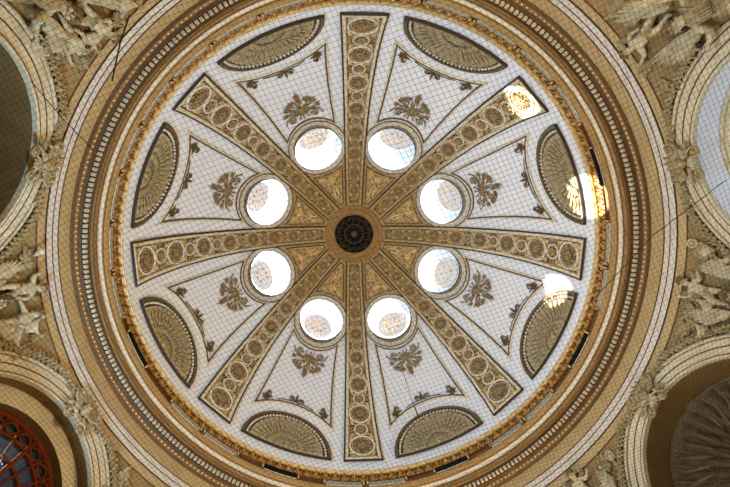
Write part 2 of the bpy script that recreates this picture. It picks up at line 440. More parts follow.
def make_panel():
    t = thing('plaster_panel', '', 'panel', dome(bay_a(0), radians(28)), 'outlined plaster panels between the ribs')
    f = map_arc(bay_a(0)); path, rr = panel_path(); path = path[::-1]
    b = MB(); b.sweep(path, [(.0, 0), (.0, .05), (-.055, .06), (-.06, 0)]); b.obj('outer_line', 'bronze_gold', f, t, False)
    b = MB(); b.sweep(path, [(-.06, 0), (-.065, .05), (-.10, .06), (-.135, .04), (-.14, 0)]); b.obj('frame', 'cream_pale', f, t, False)
    for sg in (-1, 1):
        b = MB(); x, y = sg * 1.38, SM * radians(19.2)
        b.flower(x, y, .19, 7, .04, .3); b.scroll(x - sg * .1, y + .08, pi / 2 + .5 * sg, .3, -sg, .02, .04); b.leaf(x, y, (pi if sg > 0 else 0) - .4 * sg, .36, .1, .06, .03)
        b.leaf(x, y, pi / 2 + .1 * sg, .34, .12, .06, .03)
        b.obj('corner_rosette', 'bronze_gold', f, t)
    b = MB(); y = LY + rr + .12
    b.leaf(0, y, pi / 2, .42, .12, .06, .03)
    for sg in (-1, 1):
        b.leaf(0, y, pi / 2 + sg * .9, .3, .1, .06, .03); b.scroll(0, y, (0 if sg > 0 else pi) + .1, .36, sg, .02, .035)
        b.tube([(sg * .1, y - .02, .04), (sg * .5, y - .06, .04), (sg * .85, y - .2, .04)], .02, 5)
    b.obj('sprig', 'bronze_gold', f, t)
    return t
PANLAB = ['blue-grey outlined plaster panel at the right, between the level rib and the lower right rib', 'outlined plaster panel at the bottom, between centre rib and lower right rib',
          'outlined plaster panel at the bottom, between centre rib and lower left rib', 'outlined plaster panel at the left, below the level rib',
          'outlined plaster panel at the left, above the level rib', 'outlined plaster panel at the top, between upper left rib and upright rib',
          'outlined plaster panel at the top, between upright rib and upper right rib', 'pale blue outlined plaster panel at the right, above the level rib']
p0 = make_panel(); p0['label'] = PANLAB[0]
for j in range(1, 8): copy_tree(p0, j * pi / 4, PANLAB[j])

# ------------------------------------------------------------------ gilt cartouches under the skylights
def make_cartouche():
    t = thing('leaf_cartouche', '', 'cartouche', dome(bay_a(0), radians(39)), 'gilt leaf cartouches on the plaster panels')
    f = map_tan(bay_a(0), radians(38.6))
    b = MB(); b.ring(0, 0, .17, .035, .06, 26, 6); b.ball((0, 0, .03), .14, 14, 8, (1, 1.1, .5)); b.obj('oval_medallion', 'gilt_brown', f, t)
    b = MB()
    for q, (n_, r0, L, W_) in enumerate(((14, .2, .2, .1), (15, .38, .22, .1), (17, .56, .24, .1))):
        for k in range(n_):
            a = -pi / 2 + 2 * pi * (k + .5 * q) / n_
            if sin(a) > .05 and q == 2: continue
            l = L * (.6 if sin(a) > .3 else 1.) * (1.25 if abs(a + pi / 2) < .3 else 1)
            b.leaf(r0 * 1.15 * cos(a), r0 * (.8 if sin(a) > 0 else .95) * sin(a), a + (.35 if k % 2 else -.3), l, W_, .10, .03, .2 * (-1) ** k)
    b.obj('leaf_crown', 'gilt_brown', f, t, clamp=.02)
    for sg in (-1, 1):
        b = MB()
        b.scroll(sg * .25, .06, (0 if sg > 0 else pi) + .2 * sg, .5, sg, .03, .05); b.scroll(sg * .22, -.18, (0 if sg > 0 else pi) - .5 * sg, .5, -sg, .03, .05)
        b.tube([(sg * .55, .05, .04), (sg * .72, .14, .04), (sg * .84, .30, .04)], .018, 5); b.leaf(sg * .70, .12, pi / 2 - .7 * sg, .2, .1, .07, .03); b.leaf(sg * .84, .28, pi / 2 - .3 * sg, .18, .09, .07, .03)
        b.leaf(sg * .62, -.1, (0 if sg > 0 else pi) - .2 * sg, .26, .12, .08, .03); b.leaf(sg * .55, -.32, (0 if sg > 0 else pi) - .8 * sg, .26, .12, .08, .03); b.leaf(sg * .3, -.48, (0 if sg > 0 else pi) - 1.1 * sg, .26, .12, .08, .03)
        b.obj('side_scroll', 'gilt_brown', f, t, clamp=.02)
    b = MB(); b.tube([(0, -.4, .04), (0, -.85, .04)], .018, 5)
    for k in range(4): b.leaf(0, -.5 - .1 * k, -pi / 2 + .7, .2, .09, .07, .03); b.leaf(0, -.5 - .1 * k, -pi / 2 - .7, .2, .09, .07, .03)
    b.leaf(0, -.82, -pi / 2, .26, .1, .07, .03)
    b.obj('pendant_spray', 'gilt_brown', f, t, clamp=.02)
    return t
where = ['right skylight below the level rib', 'bottom skylight right of the centre rib', 'bottom skylight left of the centre rib', 'left skylight below the level rib',
         'left skylight above the level rib', 'top skylight left of the upright rib', 'top skylight right of the upright rib', 'right skylight above the level rib']
c0 = make_cartouche(); c0['label'] = 'gilt leaf cartouche on white plaster beside the ' + where[0]
for j in range(1, 8): copy_tree(c0, j * pi / 4, 'gilt leaf cartouche on white plaster beside the ' + where[j])

# ------------------------------------------------------------------ small ochre panels between the skylights and the crown
def make_crown_panel():
    t = thing('crown_panel', '', 'panel', dome(bay_a(0), radians(70)), 'small gold panels around the crown')
    f = map_arc(bay_a(0)); wy = SM * WPSI; y1 = SM * radians(77.6); yc = SM * radians(63.2)
    hw = lambda y: max(.1, dome_r(y / SM) * pi / 8 - (rib_w(y) + .13))
    xr = hw(yc); r2 = hypot(xr, yc - wy); a = atan2(yc - wy, xr)
    low = arc_pts(0, wy, r2, pi - a, a, 16)
    sr = [(hw(yc + (y1 - yc) * i / 10), yc + (y1 - yc) * i / 10) for i in range(1, 11)]
    path = low + sr + [(-x, y) for x, y in sr[::-1]]
    b = MB(); b.sweep(path, [(0, 0), (0, .045), (.03, .05), (.035, 0)]); b.obj('outer_line', 'dark_bronze', f, t, False)
    b = MB(); b.sweep(path, [(.035, 0), (.04, .05), (.07, .06), (.10, .045), (.105, 0)]); b.obj('frame', 'rib_cream', f, t, False)
    b = MB(); rows = []
    for i in range(13):
        v = i / 12; row = []
        for k in range(9):
            u = -1 + k / 4; yl = wy + sqrt(max(0, r2 ** 2 - (u * xr) ** 2)); y = yl + (y1 - yl) * v
            row.append((u * (hw(max(y, yc)) - .05), y + (.06 if i == 0 else (-.06 if i == 12 else 0)), .02))
        rows.append(row)
    b.grid(rows); b.obj('field', 'field_ochre', f, t)
    b = MB(); y = SM * radians(67.5)
    b.flower(0, y, .2, 8, .03)
    for sg in (-1, 1):
        b.scroll(sg * .12, y - .05, (0 if sg > 0 else pi) - .3 * sg, .5, -sg, .02, .035); b.scroll(sg * .1, y + .15, pi / 2 - .3 * sg, .5, sg, .02, .035); b.leaf(sg * .05, y + .5, pi / 2 - .15 * sg, .5, .12, .04, .03)
        b.leaf(sg * .3, y - .15, (0 if sg > 0 else pi) - .6 * sg, .3, .12, .04, .03)
    b.obj('scrollwork', 'gilt_pale', f, t)
    return t
k0 = make_crown_panel(); k0['label'] = 'gold wedge panel between crown grille and ' + where[0]
for j in range(1, 8): copy_tree(k0, j * pi / 4, 'gold wedge panel between crown grille and ' + where[j])

# ------------------------------------------------------------------ round skylights
def make_skylight():
    t = thing('window_1', '', 'skylight', dome(bay_a(0), WPSI), 'round skylights of the dome', 'structure')
    a = bay_a(0); f = map_tan(a, WPSI)
    b = MB(); n = 56
    prof = [(WR - .01, .03), (WR + .03, .06), (WR + .07, .03), (WR + .10, .02), (WR + .12, .06), (WR + .2, .075), (WR + .27, .05), (WR + .3, 0)]
    b.grid([[(r * cos(2 * pi * i / n), r * sin(2 * pi * i / n), d) for r, d in prof] for i in range(n)], False, True); b.obj('ring_moulding', 'reveal_brown', f, t)
    b = MB(); b.ring(0, 0, WR + .235, .028, .07, 64, 6); b.obj('outer_bead', 'bronze_gold', f, t)
    sh = lambda q, u: Vector(f((WR - .01) * cos(q), (WR - .01) * sin(q), .03)) + Vector((-.10 * cos(a), -.10 * sin(a), .20)) * u
    b = MB(); b.grid([[tuple(sh(2 * pi * i / n, u)) for u in (0, .3, .34, .6, .64, 1)] for i in range(n)], False, True); b.obj('shaft', 'shaft_brown', None, t)
    b = MB(); b.tube([tuple(sh(2 * pi * i / n, 1)) for i in range(n)], .025, 6, True); b.obj('frame', 'dark_bronze', None, t)
    # chamber hood, made translucent so daylight whitens it, leading to a round dormer opening
    ca, sa = cos(a), sin(a); e = radians(28)
    cD = Vector((5.25 * ca, 5.25 * sa, 20.62)); nD = Vector((cos(e) * ca, cos(e) * sa, sin(e))); T = Vector((-sa, ca, 0)); U = nD.cross(T); U = U if U.z > 0 else -U
    rows = []; cs = sum((sh(2 * pi * i / n, .98) for i in range(n)), Vector()) / n
    for i in range(n):
        q = 2 * pi * i / n
        p1 = sh(q, .98); p3 = cD + (T * cos(q) + U * sin(q)) * DR
        nn = (Vector(f(0, 0, -1)) - Vector(f(0, 0, 0)))
        p2 = p1 * .35 + p3 * .65 + (p1 - cs) * .75 + nn * .4
        row = []
        for s in range(7):
            u = s / 6; row.append(tuple(p1 * (1 - u) ** 2 + p2 * 2 * u * (1 - u) + p3 * u * u))
        rows.append(row)
    b = MB(); b.grid(rows, False, True); b.obj('translucent_hood', 'translucent_white', None, t)
    b = MB(); loc = lambda x, y, d: tuple(cD + T * x + U * y + nD * d)
    b.ring(0, 0, DR, .02, 0, 40, 6); b.obj('dormer_rim', 'gilding', loc, t)
    b = MB()
    for k in range(-3, 4):
        x = k * DR / 4; h = sqrt(DR * DR - x * x)
        b.tube([(x, -h, 0), (x, h, 0)], .007, 4); b.tube([(-h, x, 0), (h, x, 0)], .007, 4)
    for k in range(8): b.flower(.36 * cos(k * pi / 4), .36 * sin(k * pi / 4), .10, 6, 0, 0, .02)
    b.obj('gilt_lattice', 'gilding', loc, t)
    return t
DR = .78
w0 = make_skylight()
WLAB = ['round skylight on the right below the level rib, blue-white', 'round skylight at the bottom right with a grey reveal showing', 'round skylight at the bottom left, glaring white',
        'round skylight on the left below the level rib, glaring white', 'round skylight on the left above the level rib, glaring white', 'round skylight at the top left, pale blue with a gilt patch',
        'round skylight at the top right, pale blue with a gilt patch', 'round skylight on the right above the level rib, blue-white']
w0['label'] = WLAB[0]
for j in range(1, 8): copy_tree(w0, j * pi / 4, WLAB[j], 'window_%d' % (j + 1))

# ------------------------------------------------------------------ entablature rings (structure)
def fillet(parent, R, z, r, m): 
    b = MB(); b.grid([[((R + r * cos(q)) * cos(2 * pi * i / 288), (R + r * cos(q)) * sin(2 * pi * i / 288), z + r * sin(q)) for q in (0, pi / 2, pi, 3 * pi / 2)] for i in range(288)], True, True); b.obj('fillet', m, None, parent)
o = revolve('trim_2', [(8.72, 10.385), (8.645, 10.39), (8.645, 10.69), (8.70, 10.70)], 'fascia_tan'); tag(o, 'plain tan fascia, outermost and lowest ring of the dome cornice', 'moulding', kind='structure')
ar = thing('trim_3', 'two whitish architrave bands parted by thin brown lines, above the tan fascia', 'moulding', (0, 0, 10.7), kind='structure')
revolve('lower_band', [(8.66, 10.70), (8.61, 10.70), (8.60, 10.90), (8.65, 10.905)], 'fascia_white', parent=ar); revolve('upper_band', [(8.65, 10.905), (8.585, 10.91), (8.575, 11.08), (8.60, 11.09)], 'fascia_white', parent=ar)
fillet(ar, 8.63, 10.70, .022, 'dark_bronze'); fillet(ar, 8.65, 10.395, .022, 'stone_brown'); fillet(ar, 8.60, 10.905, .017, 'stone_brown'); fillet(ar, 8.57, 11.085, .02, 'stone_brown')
o = revolve('trim_4', [(8.60, 11.085), (8.55, 11.09), (8.545, 11.53), (8.60, 11.535)], 'frieze_pale'); tag(o, 'plain pale frieze ring between the white bands and the dentils', 'moulding', kind='structure')
den = thing('trim_5', 'brown bed moulding ring with a course of cream dentil blocks', 'moulding', (0, 0, 11.5), kind='structure')
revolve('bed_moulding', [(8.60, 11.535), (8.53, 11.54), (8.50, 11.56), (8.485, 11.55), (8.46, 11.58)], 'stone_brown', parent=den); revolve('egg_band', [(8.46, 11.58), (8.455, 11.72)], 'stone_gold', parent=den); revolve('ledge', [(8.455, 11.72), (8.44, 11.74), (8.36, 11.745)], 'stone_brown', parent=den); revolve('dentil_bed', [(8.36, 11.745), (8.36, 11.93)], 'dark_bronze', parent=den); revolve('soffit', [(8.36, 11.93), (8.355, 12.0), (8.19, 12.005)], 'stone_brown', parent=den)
b = MB()
for k in range(348):
    a = 2 * pi * k / 348; b.ball((8.46 * cos(a), 8.46 * sin(a), 11.65), .036, 6, 4)
b.obj('egg_row', 'cream', None, den)
o = revolve('trim_6', [(8.24, 12.0), (8.20, 12.002), (8.20, 12.21), (8.165, 12.225)], 'stone_gold'); tag(o, 'golden brown drip ring inside the dentils', 'moulding', kind='structure')
cy = [(8.20, 12.215), (8.175, 12.22)] + [(8.175 - .115 * (u - sin(2 * pi * u) / 6.3), 12.22 + .34 * u) for u in [i / 10 for i in range(0, 11)]] + [(8.055, 12.57), (8.05, 12.61), (8.17, 12.62)]
lip = thing('trim_7', 'light curved lip of the dome cornice, innermost projecting ring', 'moulding', (0, 0, 12.4), kind='structure')
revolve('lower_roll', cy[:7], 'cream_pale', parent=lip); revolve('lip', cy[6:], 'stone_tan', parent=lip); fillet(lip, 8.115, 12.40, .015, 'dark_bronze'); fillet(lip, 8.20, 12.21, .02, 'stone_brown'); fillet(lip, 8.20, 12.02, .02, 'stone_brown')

# camera first: it tells which dentils and brackets show largest
def V(*q): return Vector(q)
TX, TY, RL = -0.20464, -0.02961, 0.08973
cx_, sx_, cy_, sy_, c_, s_ = cos(TX), sin(TX), cos(TY), sin(TY), cos(RL), sin(RL)
Rm = Matrix(((c_, -s_, 0), (s_, c_, 0), (0, 0, 1))) @ Matrix(((cy_, 0, sy_), (0, 1, 0), (-sy_, 0, cy_))) @ Matrix(((1, 0, 0), (0, cx_, -sx_), (0, sx_, cx_)))
FL = Vector((1, -1, 1))
rt, up, fw = [Vector((Rm[i][0], -Rm[i][1], Rm[i][2])) for i in range(3)]
CAMLOC = Vector((-0.77818, -2.92221, 0))
FPX = 401.674
def project(p):
    q = Vector(p) - CAMLOC; z = q.dot(fw)
    return 354 + FPX * q.dot(rt) / z, 262 - FPX * q.dot(up) / z, z
def split_largest(pts, n=100):
    sc = []
    for i, p in enumerate(pts):
        u, v, z = project(p); sc.append(((0 if 0 <= u <= 730 and 0 <= v <= 487 else 1), z, i))
    sc.sort(); return [q[2] for q in sc[:n]], [q[2] for q in sc[n:]]
def dentil(b, a=0.):
    m = MB(); m.box(8.275, 8.355, -.048, .048, 11.78, 11.90)
    b.add([rotz(v, a) for v in m.v], m.f)
dpos = [rotz((8.31, 0, 11.84), 2 * pi * k / 348) for k in range(348)]
near, far = split_largest(dpos)
b = MB(); dentil(b); d0 = b.obj('dentil', 'dentil_cream', None, None, False)
for q, k in enumerate(near):
    o = d0 if q == 0 else d0.copy()
    if q: C.objects.link(o)
    o.parent = den; o.location = (0, 0, -11.5); o.rotation_euler = (0, 0, 2 * pi * k / 348)
b = MB()
for k in far: dentil(b, 2 * pi * k / 348)
o = b.obj('dentil_course', 'dentil_cream', None, den, False); o['kind'] = 'stuff'

# ------------------------------------------------------------------ gilded frieze at the foot of the dome
fr = thing('gilded_frieze', 'glittering gilded frieze of small brackets circling the foot of the white dome', 'frieze', (0, 0, 12.41))
revolve('gilt_wall', [(8.17, 12.625), (8.17, 12.93), (8.12, 12.94), (8.12, 12.97), (8.16, 12.98), (8.16, 13.32)], 'gilt_red', parent=fr)
revolve('upper_moulding', [(8.16, 13.32), (8.10, 13.33), (8.08, 13.36), (8.09, 13.39), (8.06, 13.40), (8.05, 13.42), (8.06, 13.44)], 'gilt_pale', parent=fr)
NB = 144
def bracket(a=0.):
    b = MB(); f = lambda x, y, d: rotz((8.15 - d, x, y), a)
    b.leaf(0, 12.98, pi / 2, .34, .19, .10, .015, 0); b.leaf(-.05, 12.97, pi / 2 + .5, .2, .1, .05, .015); b.leaf(.05, 12.97, pi / 2 - .5, .2, .1, .05, .015)
    b.ball((0, 13.30, .06), .045, 8, 5); b.ball((0, 13.005, .05), .035, 8, 5)
    b.tube([(-.17, 13.0, .02), (-.13, 13.12, .03), (-.17, 13.26, .02)], .02, 5)
    return b, f
b, f = bracket(); q0 = b.obj('bracket', 'gilding', f, None)
bpos = [rotz((8.1, 0, 13.1), 2 * pi * k / NB) for k in range(NB)]
near, far = split_largest(bpos)
for q, k in enumerate(near):
    o = q0 if q == 0 else q0.copy()
    if q: C.objects.link(o)
    o.parent = fr; o.location = (0, 0, -12.41); o.rotation_euler = (0, 0, 2 * pi * k / NB)
b = MB()
for k in far:
    bb, f = bracket(2 * pi * k / NB); b.add([f(*v) for v in bb.v], bb.f)
o = b.obj('bracket_run', 'gilding', None, fr); o['kind'] = 'stuff'

# ------------------------------------------------------------------ light troughs on the cornice
def make_trough(black, span):
    t = thing('light_trough', '', 'lamp', (8.085, 0, 12.63), 'light troughs along the cornice')
    n = 12; tops = 12.93 if black else 12.86
    def arcs(r, z, s=span): return [rotz((r, 0, z), -s / 2 + s * i / n) for i in range(n + 1)]
    sec = [(8.105, 12.63), (8.09, 12.63), (8.065, 12.70), (8.068, tops), (8.08, tops + .02), (8.105, tops + .02)]
    b = MB(); b.grid([[rotz((r, 0, z), -span / 2 + span * i / n) for r, z in sec] for i in range(n + 1)])
    for i in (0, n):
        q = [rotz((r, 0, z), -span / 2 + span * i / n) for r, z in sec]; b.add(q, [tuple(range(6))])
    b.obj('housing', 'black_metal' if black else 'lamp_grey', None, t, False)
    b = MB(); b.tube(arcs(8.058, 12.665, span * 1.02), .014, 6); b.obj('front_rim', 'lamp_pale', None, t)
    for s in (-1, 1):
        b = MB(); b.ball(rotz((8.07, 0, 12.82), s * span * .545), .035, 8, 6, (1, 1, 2.6)); b.obj('end_bracket', 'gilt_pale', None, t)
    return t
tg = make_trough(False, radians(9.4)); tb = make_trough(True, radians(8.8))
black = {}
for (u, v), lab in {(281, 472): 'black light trough on the cornice at the bottom, left of the centre rib', (452, 466): 'black light trough on the cornice at the bottom, right of the centre rib',
              (579, 350): 'black light trough on the cornice at the lower right', (599, 166): 'black light trough on the cornice at the right beside the sunlight glare', (139, 349): 'black light trough on the cornice at the lower left'}.items():
    best = min(range(720), key=lambda i: hypot(project(rotz((8.06, 0, 12.84), i * pi / 360))[0] - u, project(rotz((8.06, 0, 12.84), i * pi / 360))[1] - v))
    black[best * pi / 360] = lab
first = True
for a, lab in black.items():
    if first: tb.location = rotz(tb.location, a); tb.rotation_euler[2] = a; tb['label'] = lab; first = False; ab = a
    else: copy_tree(tb, a - ab, lab)
first = True; NT = 32
dirs = ['right side', 'lower right', 'bottom', 'lower left', 'left side', 'upper left', 'top', 'upper right']
ordn = ['first', 'second', 'third', 'fourth']
for k in range(NT):
    a = A0 + 2 * pi * (k + .5) / NT
    if any(abs((a - q + pi) % (2 * pi) - pi) < radians(9.2) for q in black): continue
    lab = 'grey light trough on the cornice, %s clockwise from the rib at the %s' % (ordn[k % 4], dirs[k // 4])
    if first: tg.location = rotz(tg.location, a); tg.rotation_euler[2] = a; tg['label'] = lab; first = False; ag = a
    else: copy_tree(tg, a - ag, lab)

# ------------------------------------------------------------------ pendentive walls (structure), one per rib direction
def build_wall(j):
    b = MB(); NX, NY = 120, 30
    aj = rib_a(j)
    cols = []
    for i in range(NX + 1):
        off = -pi / 4 + pi / 2 * i / NX; off *= .5
        th = aj + off; bb = ((th - A0 + 1e-9) % (pi / 4)) - pi / 8
        if i in (0, NX): bb = 0.
        lat = D8 * math.tan(bb)
        zl = HS + sqrt(max(0, (RO - .03) ** 2 - lat * lat)) if abs(lat) < RO - .03 else HS
        col = []; open_ = abs(lat) < RO - .03
        for k in range(NY + 1):
            z = zl + (10.40 - zl) * k / NY if open_ else (FLOOR + (HS - FLOOR) * k / 4 if k < 4 else HS + (10.40 - HS) * (k - 4) / (NY - 4)); r = wall_r(bb, z); col.append((r * cos(th), r * sin(th), z))
        cols.append(col)
    b.grid(cols)
    return b.obj('wall_' + ['right', 'lower_right', 'bottom', 'lower_left', 'left', 'upper_left', 'top', 'upper_right'][j], 'pendentive_ochre')
for j in range(8):
    tag(build_wall(j), 'ochre pendentive wall at the %s between two arches, under the tan ring' % CLOCK_RIB[j], 'wall', kind='structure')

# ------------------------------------------------------------------ arches in view: bays 7 (upper right), 4 (upper left), 3 (lower left), 0 (lower right)
BAYN = {7: 'upper right', 4: 'upper left', 3: 'lower left', 0: 'lower right'}
def arch_path(r, y0=FLOOR, n=64):
    return [(r, y0)] + arc_pts(0, HS, r, 0, pi, n) + [(-r, y0)]
TN = {7: 8, 4: 9, 3: 10, 0: 11}
def build_arch(j):
    f = map_bay(j)
    t = thing('trim_%d' % TN[j], 'cream moulded archivolt of the %s arch' % BAYN[j], 'arch', f(0, HS, 0), kind='structure')
    m = 'archivolt_cream'
    prof = [(-.05, -.12), (-.02, .03), (0, .10), (.045, .115), (.085, .10), (.09, .035), (.115, .03), (.12, .075), (.28, .065), (.285, .025), (.31, .02), (.315, .055), (.40, .05), (.52, .05), (.53, .075), (.56, .09), (.59, .07), (.59, -.05)]
    b = MB(); b.sweep(arch_path(RO)[::1], prof, False); b.obj('archivolt', m, f, t, False)
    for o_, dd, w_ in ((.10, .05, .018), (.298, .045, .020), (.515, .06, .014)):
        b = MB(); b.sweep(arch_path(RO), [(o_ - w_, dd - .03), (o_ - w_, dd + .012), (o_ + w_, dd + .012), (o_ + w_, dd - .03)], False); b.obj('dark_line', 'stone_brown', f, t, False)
    # the inside of the arch
    dep = {7: .66, 4: 1.9, 3: .34, 0: .9}[j]
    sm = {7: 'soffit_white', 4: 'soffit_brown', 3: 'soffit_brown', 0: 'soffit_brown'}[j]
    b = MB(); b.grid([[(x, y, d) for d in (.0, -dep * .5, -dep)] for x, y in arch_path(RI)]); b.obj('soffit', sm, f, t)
    return t
for j in BAYN: build_arch(j)

def fan_wall(f, r0, r1, d, y0=FLOOR):
    b = MB(); b.grid([[(x0 + (x1 - x0) * k / 3, ya + (yb - ya) * k / 3, d) for k in range(4)] for (x0, ya), (x1, yb) in zip(arch_path(r0, y0), arch_path(r1, y0))]); return b
# lower left: pale reveal ring and a red-brown fanlight
f = map_bay(3)
t = thing('window_9', 'red-brown round-headed fanlight with blue panes inside the lower left arch', 'window', f(0, HS, -.5), kind='structure')
b = fan_wall(f, RI + .02, 1.97, -.34); b.obj('surround', 'archivolt_cream', f, t)
b = MB(); b.grid([[(x, y, d) for d in (-.34, -.5, -.66)] for x, y in arch_path(1.97)]); b.obj('reveal', 'soffit_brown', f, t)
FD = -.62
b = MB(); b.sweep(arch_path(1.97)[::1], [(0, FD), (0, FD + .07), (.04, FD + .09), (.10, FD + .05), (.12, FD)], False); b.obj('frame', 'red_wood', f, t, False)
for r in (1.50, 1.06, .62):
    b = MB(); b.sweep(arc_pts(0, HS, r, 0, pi, 48), [(-.035, FD), (-.035, FD + .05), (0, FD + .07), (.035, FD + .05), (.035, FD)], False); b.obj('arc_bar', 'red_wood', f, t, False)
for k in range(0, 13):
    a = pi * k / 12; b = MB(); w = .05 if k % 3 == 0 else .028
    b.tube([(.3 * cos(a), HS + .3 * sin(a), FD + .03), (1.9 * cos(a), HS + 1.9 * sin(a), FD + .03)], w, 6); b.obj('spoke', 'red_wood', f, t)
for k in range(12):
    a = pi * (k + .5) / 12; b = MB(); pts = []
    for i in range(25):
        q = 2 * pi * i / 24; rr = 1.68 + .125 * sin(q) ; tt = a + .10 * cos(q) * (1 + .12 * cos(4 * q)); pts.append((rr * cos(tt), HS + rr * sin(tt), FD + .035))
    b.tube(pts[:-1], .03, 5, True); b.obj('oval_bar', 'red_wood', f, t)
b = MB(); b.grid([[(r * cos(pi * i / 48), HS + r * sin(pi * i / 48), FD - .01) for r in (.02, .6, 1.06, 1.52)] for i in range(49)]); b.obj('blue_panes', 'blue_glass', f, t)
b = MB(); b.grid([[(r * cos(pi * i / 48), HS + r * sin(pi * i / 48), FD - .01) for r in (1.52, 1.98)] for i in range(49)]); b.obj('dark_panes', 'green_glass', f, t)

b = MB(); b.box(-2.4, 2.4, FLOOR, 7.35, -.72, -.68); o = b.obj('wall_under_window', 'pier_stone', f); tag(o, 'plain stone wall below the red fanlight', 'wall', kind='structure')
# lower right: shell niche
f = map_bay(0)
t = thing('shell_niche', 'dim brown scallop shell filling the niche of the lower right arch', 'niche', f(0, HS, -.9))
NR = 2.36; FX, FY, FDp = -.1, 7.95, -2.0
rows = []; NA = 23
for i in range(NA * 12 + 1):
    a = -.15 * pi + 1.3 * pi * i / (NA * 12); fl = abs(sin(pi * i / 12))
    px, py = NR * cos(a), HS + NR * sin(a); row = []
    for k in range(13):
        u = k / 12; x = FX + (px - FX) * u; y = FY + (py - FY) * u
        d = FDp + (-.92 - FDp) * (u ** 2.2) + .30 * fl ** .6 * (.2 + .8 * u) - (.07 if .55 < u < .6 else 0)
        row.append((x, y, min(d, -.86)))
    rows.append(row)
b = MB(); b.grid(rows); b.obj('fluted_shell', 'shell_brown', f, t)
b = MB(); b.sweep([(NR * 1.02 * cos(-.15 * pi + 1.3 * pi * i / 80), HS + NR * 1.02 * sin(-.15 * pi + 1.3 * pi * i / 80)) for i in range(81)], [(-.04, -.95), (-.04, -.84), (.03, -.82), (.06, -.86), (.07, -.95)], False); b.obj('rim_moulding', 'shell_brown', f, t, False)
for i in range(NA):
    a = -.15 * pi + 1.3 * pi * (i + .5) / NA; b = MB(); rr = NR - .2
    q = Vector((FX, FY)) - Vector((NR * cos(a - .65 * pi / NA * 1.0), HS + NR * sin(a - .65 * pi / NA)))
    lb = MB(); p_ = Vector((NR * cos(a - .65 * pi / NA), HS + NR * sin(a - .65 * pi / NA)))
    lb.tube([(p_.x + q.x * u, p_.y + q.y * u, min(-.86, FDp + (-.92 - FDp) * ((1 - u) ** 2.2)) + .03) for u in (0, .15, .3, .45, .6, .75, .9)], .022, 5); lb.obj('ridge', 'shell_ridge', f, t)
    b.ring(rr * cos(a), HS + rr * sin(a), .075, .022, -.80, 18, 6); b.ball((rr * cos(a), HS + rr * sin(a), -.80), .035, 8, 5)
    q = Vector((FX - rr * cos(a), FY - HS - rr * sin(a))); L = q.length; an = atan2(q.y, q.x)
    b.leaf(rr * cos(a) + .1 * cos(an), HS + rr * sin(a) + .1 * sin(an), an, L * .45, .12, .05, -.86)
    b.obj('lobe_scroll', 'shell_brown', f, t)
b = MB()
for k in range(26):
    a = 2 * pi * random.random(); r = .15 + .5 * random.random(); b.leaf(FX + r * cos(a) * 1.3, FY - .1 + r * sin(a) * .8, random.random() * 6.28, .4, .14, .12, -1.55 + .2 * random.random())
b.obj('leaf_hinge', 'shell_brown', f, t)
b = MB(); b.box(-3, 3, FLOOR, 10.4, -2.25, -2.2); o = b.obj('wall_niche_back', 'soffit_brown', f); tag(o, 'dark wall behind the shell niche of the lower right arch', 'wall', kind='structure')

# upper right: white bay with an inner arch
f = map_bay(7)
t = thing('trim_12', 'slim pale inner arch with a pinkish edge inside the upper right arch', 'arch', f(0, HS, -.7), kind='structure')
b = MB(); b.sweep(arch_path(RI + .01), [(0, -.66), (.03, -.60), (.12, -.60), (.13, -.63), (.16, -.63), (.165, -.60), (.24, -.59), (.27, -.62), (.28, -.85)], False); b.obj('inner_archivolt', 'archivolt_cream', f, t, False)
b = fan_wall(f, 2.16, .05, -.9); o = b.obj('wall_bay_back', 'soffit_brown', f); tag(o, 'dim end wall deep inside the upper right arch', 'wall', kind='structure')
# upper left: dark end wall
f = map_bay(4)
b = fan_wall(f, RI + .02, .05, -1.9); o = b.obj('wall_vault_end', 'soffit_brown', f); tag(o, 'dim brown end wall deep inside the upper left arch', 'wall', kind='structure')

# ------------------------------------------------------------------ keystone ornaments and garlands
def make_keystone(j):
    f0 = map_bay(j); f = f0
    t = thing('keystone_ornament', 'cream leaf and scroll keystone at the crown of the %s arch' % BAYN[j], 'ornament', f(0, HS + RO - .3, .1), 'keystone ornaments of the arches')
    y = HS + RO - .25
    b = MB(); b.ball((0, y - .02, .2), .17, 12, 8, (.85, 1.15, .7)); b.ball((0, y + .02, .31), .045, 8, 6, (.7, 1.2, 1)); b.ball((-.06, y + .07, .29), .035, 8, 5); b.ball((.06, y + .07, .29), .035, 8, 5); b.ball((0, y - .07, .29), .05, 8, 5, (1.2, .6, .8))
    b.obj('mask', 'stucco', f, t, clamp=.13)
    b = MB()
    for k in range(9):
        a = pi * (k - .5) / 7; b.leaf(.12 * cos(a), y + .1 + .1 * sin(a), a, .34, .14, .1, .14)
    b.obj('leaf_crest', 'stucco', f, t, clamp=.13)
    for sg in (-1, 1):
        b = MB(); b.scroll(sg * .14, y - .05, (0 if sg > 0 else pi) + .25 * sg, .5, sg, .045, .18); b.scroll(sg * .12, y - .22, (0 if sg > 0 else pi) - .5 * sg, .42, -sg, .04, .17)
        b.leaf(sg * .35, y + .05, (0 if sg > 0 else pi) + .5 * sg, .34, .14, .08, .15); b.leaf(sg * .3, y - .2, (0 if sg > 0 else pi) - .3 * sg, .3, .13, .08, .15)
        b.obj('side_scroll', 'stucco', f, t, clamp=.13)
    b = MB()
    for k in range(5): b.leaf(0, y - .2, -pi / 2 + (k - 2) * .35, .3, .11, .08, .15)
    for k in range(14): b.leaf((random.random() - .5) * .8, y - .1 + (random.random() - .5) * .5, random.random() * 6.28, .24, .1, .12, .15)
    b.obj('leaf_drop', 'stucco_pale', f, t, clamp=.13)
for j in BAYN: make_keystone(j)
SIDE = {7: ('above', 'below'), 4: ('below', 'above'), 3: ('above', 'below'), 0: ('below', 'above')}
